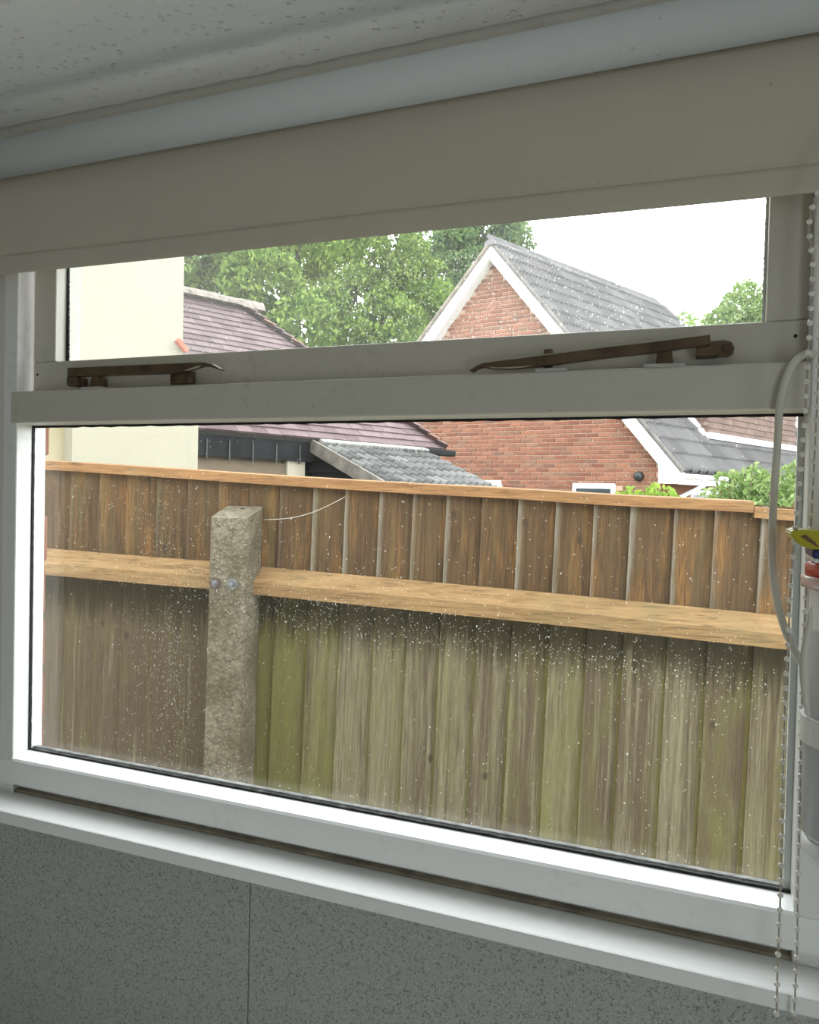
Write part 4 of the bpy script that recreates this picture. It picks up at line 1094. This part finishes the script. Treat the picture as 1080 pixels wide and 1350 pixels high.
def wall_window(P, ax, nrm, wd, ht, name='window'):
    wf = obj(name, B((0, -0.02, 0), (wd, 0.04, ht), frame_mat(P, ax, nrm, Z), 0.008), M_UPVC, bh)
    obj('pane', B((0.07, 0.041, 0.07), (wd-0.07, 0.045, ht-0.09), frame_mat(P, ax, nrm, Z)), M_DARKGLASS, wf)
    return wf
wd = (wB-wA).dot(GD); wall_window(Vector((wA.x, wA.y, wA.z-1.0)), GD, -GN, wd, 1.0)
wd = (wD-wC).dot(GD); wall_window(Vector((wC.x, wC.y, wC.z-0.8)), GD, -GN, wd, 0.8)
wall_window(Vector((sb.x, sb.y, E_.z-1.35))+H*1.0, H, G, 1.1, 1.1)
vp_ = gpx(843, 628)
obj('vent_cowl', lathe(bmesh.new(), [(0, 0.10), (0.045, 0.095), (0.075, 0.075), (0.085, 0.03), (0.085, 0.0), (0, 0.0)], frame_mat(vp_, GD, Z, -GN), 20), plain('black_vent_plastic', (0.02, 0.021, 0.024), 0.35, 0.2, 20), bh, True)

# tile-hung dormer standing on the roof slope
D0 = onplane(926, 579, E_, NG); y0 = (D0-E_).dot(UG)
hd0 = (D0-E_-UG*((D0.z-E_.z)/UG.z)).dot(H)
DH, DL = 1.6, 4.6
Mx = frame_mat(D0, H, -G, Z)
db = bmesh.new()
prism(db, [Mx @ Vector(q) for q in ((0, 0.02, -0.25), (0, 0.02, DH), (0, 1.6, DH), (0, 1.6, -0.25))], H*DL); obj('dormer_core', db, M_UNDER, bh)
gD, tD = 0.115, 0.19
v, f = plain_tile(tD, gD*1.2, 0.02)
fr = tile_frames(D0+G*0.0, H, Z, G, 0.0, DL-tD, DH, gD, tD)
fr += tile_frames(D0-G*1.5, G, Z, -H, 0.0, 1.5, DH, gD, tD)
pieces('hung_tile', v, f, fr, M_BTILE, M_BTILES, bh)
obj('lead_flashing', B((-0.03, -0.10, -0.04), (DL, 0.02, 0.075), frame_mat(D0+NG*0.07, H, -G, Z), 0.01), M_UPVC, bh)
obj('lead_flashing', B((-0.09, 0, -0.02), (0.05, 1.3, 0.09), frame_mat(D0+NG*0.05, H, UG, NG), 0.01), M_UPVC, bh)

# ================================================================ TREES AND SHRUBS
def leaves(blobs, n, size, seed, hollow=0.55):
    rs = random.Random(seed); V = []; Fc = []
    tot = sum(r[0]*r[1]*r[2] for _, r in blobs)
    for c, r in blobs:
        for _ in range(int(n*r[0]*r[1]*r[2]/tot)):
            while True:
                d = Vector((rs.gauss(0, 1), rs.gauss(0, 1), rs.gauss(0, 1)))
                if d.length > 0.01: break
            d.normalize(); q = rs.uniform(hollow**3, 1)**(1/3)
            p = Vector((d.x*r[0], d.y*r[1], d.z*r[2]))*q
            w_ = noise.noise(Vector((p.x, p.y, p.z))*(2.4/max(r))+c)
            if w_ < -0.10: continue
            p = p*(1+0.25*w_)+c
            s = size*rs.uniform(0.6, 1.3)
            a = Vector((rs.gauss(0, 1), rs.gauss(0, 1), rs.gauss(0, .6))).normalized(); b = a.orthogonal().normalized()
            b = (Matrix.Rotation(rs.uniform(0, 2*PI), 3, a) @ b); cc = a.cross(b)
            i = len(V)
            V += [p-b*s, p+cc*s*0.45+a*s*0.12, p+b*s, p-cc*s*0.45+a*s*0.12]
            Fc += [(i, i+1, i+2), (i, i+2, i+3)]
    return V, Fc
def tree(name, label, base, blobs, n, size, mat, trunk_r, seed, cat='tree', group=None):
    t = tag(empty(name, base), label, cat, group)
    rs = random.Random(seed)
    top = sum((c for c, _ in blobs), Vector())/len(blobs)
    bm = bmesh.new()
    mid = Vector(base).lerp(top, 0.45)+Vector((rs.uniform(-.3, .3), 0, 0))*trunk_r
    tube(bm, spline([Vector(base), mid, top], 6), [trunk_r*(1-0.055*k) for k in range(13)], 9)
    obj('trunk', bm, M_BARK, t, True)
    for c, r in blobs:
        bm = bmesh.new(); st_ = mid.lerp(top, rs.uniform(0.0, 0.8))
        m_ = st_.lerp(c, 0.5)+Vector((rs.uniform(-1, 1), rs.uniform(-1, 1), rs.uniform(0, 1)))*r[0]*0.15
        tube(bm, spline([st_, m_, c+Vector((0, 0, r[2]*0.4))], 5), [trunk_r*0.42*(1-0.075*k) for k in range(11)], 7)
        obj('branch', bm, M_BARK, t, True)
    V, Fc = leaves(blobs, n, size, seed); o = raw('foliage', V, Fc, mat, t); o['kind'] = 'stuff'
    return t
def bl(x, y, d, rpx, sq=0.9):
    c = atD(x, y, d); r = rpx*d/FPX; return (c, (r, r, r*sq))
def gbase(x, d):
    p = atD(x, 640, d); return Vector((p.x, p.y, GZ))
tree('broadleaf_tree', 'bushy light green tree rising behind the plum tiled roof', gbase(300, 19), [bl(255, 330, 19, 62), bl(320, 300, 20, 70), bl(345, 375, 18.5, 55), bl(290, 385, 20, 55), bl(400, 430, 18, 45), bl(400, 330, 21, 50), bl(330, 450, 19, 60)], 42000, 0.095, M_LEAF, 0.22, 31, group='trees behind the roofs')
tree('broadleaf_tree', 'tall tree with grey trunk and gappy crown between the two roofs', gbase(412, 27), [bl(440, 280, 27, 60), bl(505, 330, 26.5, 62), bl(470, 410, 26, 62), bl(545, 385, 27, 55), bl(420, 385, 28, 40), bl(510, 440, 25, 55), bl(385, 290, 28, 45)], 36000, 0.11, M_LEAF, 0.26, 32, group='trees behind the roofs')
tree('broadleaf_tree', 'dark leaved tree standing behind the brick gable peak', gbase(620, 34), [bl(600, 350, 34, 55), bl(640, 300, 34.5, 50), bl(672, 318, 34, 32), bl(570, 420, 33, 55), bl(630, 400, 35, 50), bl(545, 345, 35, 26)], 34000, 0.145, M_LEAF2, 0.28, 33, group='trees behind the roofs')
tree('broadleaf_tree', 'small pale distant tree past the end of the grey roof', gbase(985, 34), [bl(985, 405, 34, 34), bl(955, 425, 34, 26), bl(1008, 425, 34, 34), bl(982, 385, 34, 18), bl(940, 440, 35, 24), bl(1030, 410, 34, 30)], 9000, 0.12, M_LEAF4, 0.2, 34)
tree('broadleaf_tree', 'tiny treetop peeping over the grey roof hip', gbase(905, 44), [bl(903, 425, 44, 17), bl(898, 455, 44, 24)], 900, 0.16, M_LEAF4, 0.15, 35)
def shrub(label, base, blobs, n, size, mat, seed):
    t = tag(empty('garden_shrub', base), label, 'shrub'); rs = random.Random(seed)
    for c, r in blobs:
        bm = bmesh.new(); b0 = Vector(base)+Vector((rs.uniform(-.06, .06), rs.uniform(-.06, .06), 0))
        tube(bm, spline([b0, b0.lerp(c, 0.5)+Vector((rs.uniform(-.05, .05), 0, 0.05)), c+Vector((0, 0, r[2]*.7))], 6), [0.014*(1-0.06*k) for k in range(13)], 6); obj('stem', bm, M_BARK, t, True)
    V, Fc = leaves(blobs, n, size, seed, 0.3); o = raw('foliage', V, Fc, mat, t); o['kind'] = 'stuff'
def sb_(x, d): p = atD(x, 660, d); return Vector((p.x, p.y, GZ))
shrub('lime green leafy shrub just above the capping beneath the round vent', sb_(858, 4.6), [bl(835, 664, 4.6, 26, .8), bl(868, 660, 4.6, 24, .9), bl(888, 668, 4.6, 18, .9), bl(815, 672, 4.6, 20), bl(855, 700, 4.6, 50)], 2600, 0.032, M_LEAF3, 41)
shrub('loose pale green shrub in front of the white gutter', sb_(1000, 5.2), [bl(962, 646, 5.2, 24, 1.1), bl(990, 640, 5.2, 27, 1.0), bl(1020, 648, 5.2, 30, 1.0), bl(1052, 640, 5.2, 30, 1.2), bl(940, 660, 5.2, 20), bl(1000, 690, 5.2, 60), bl(1080, 660, 5.2, 40)], 6500, 0.026, M_LEAF4, 42)
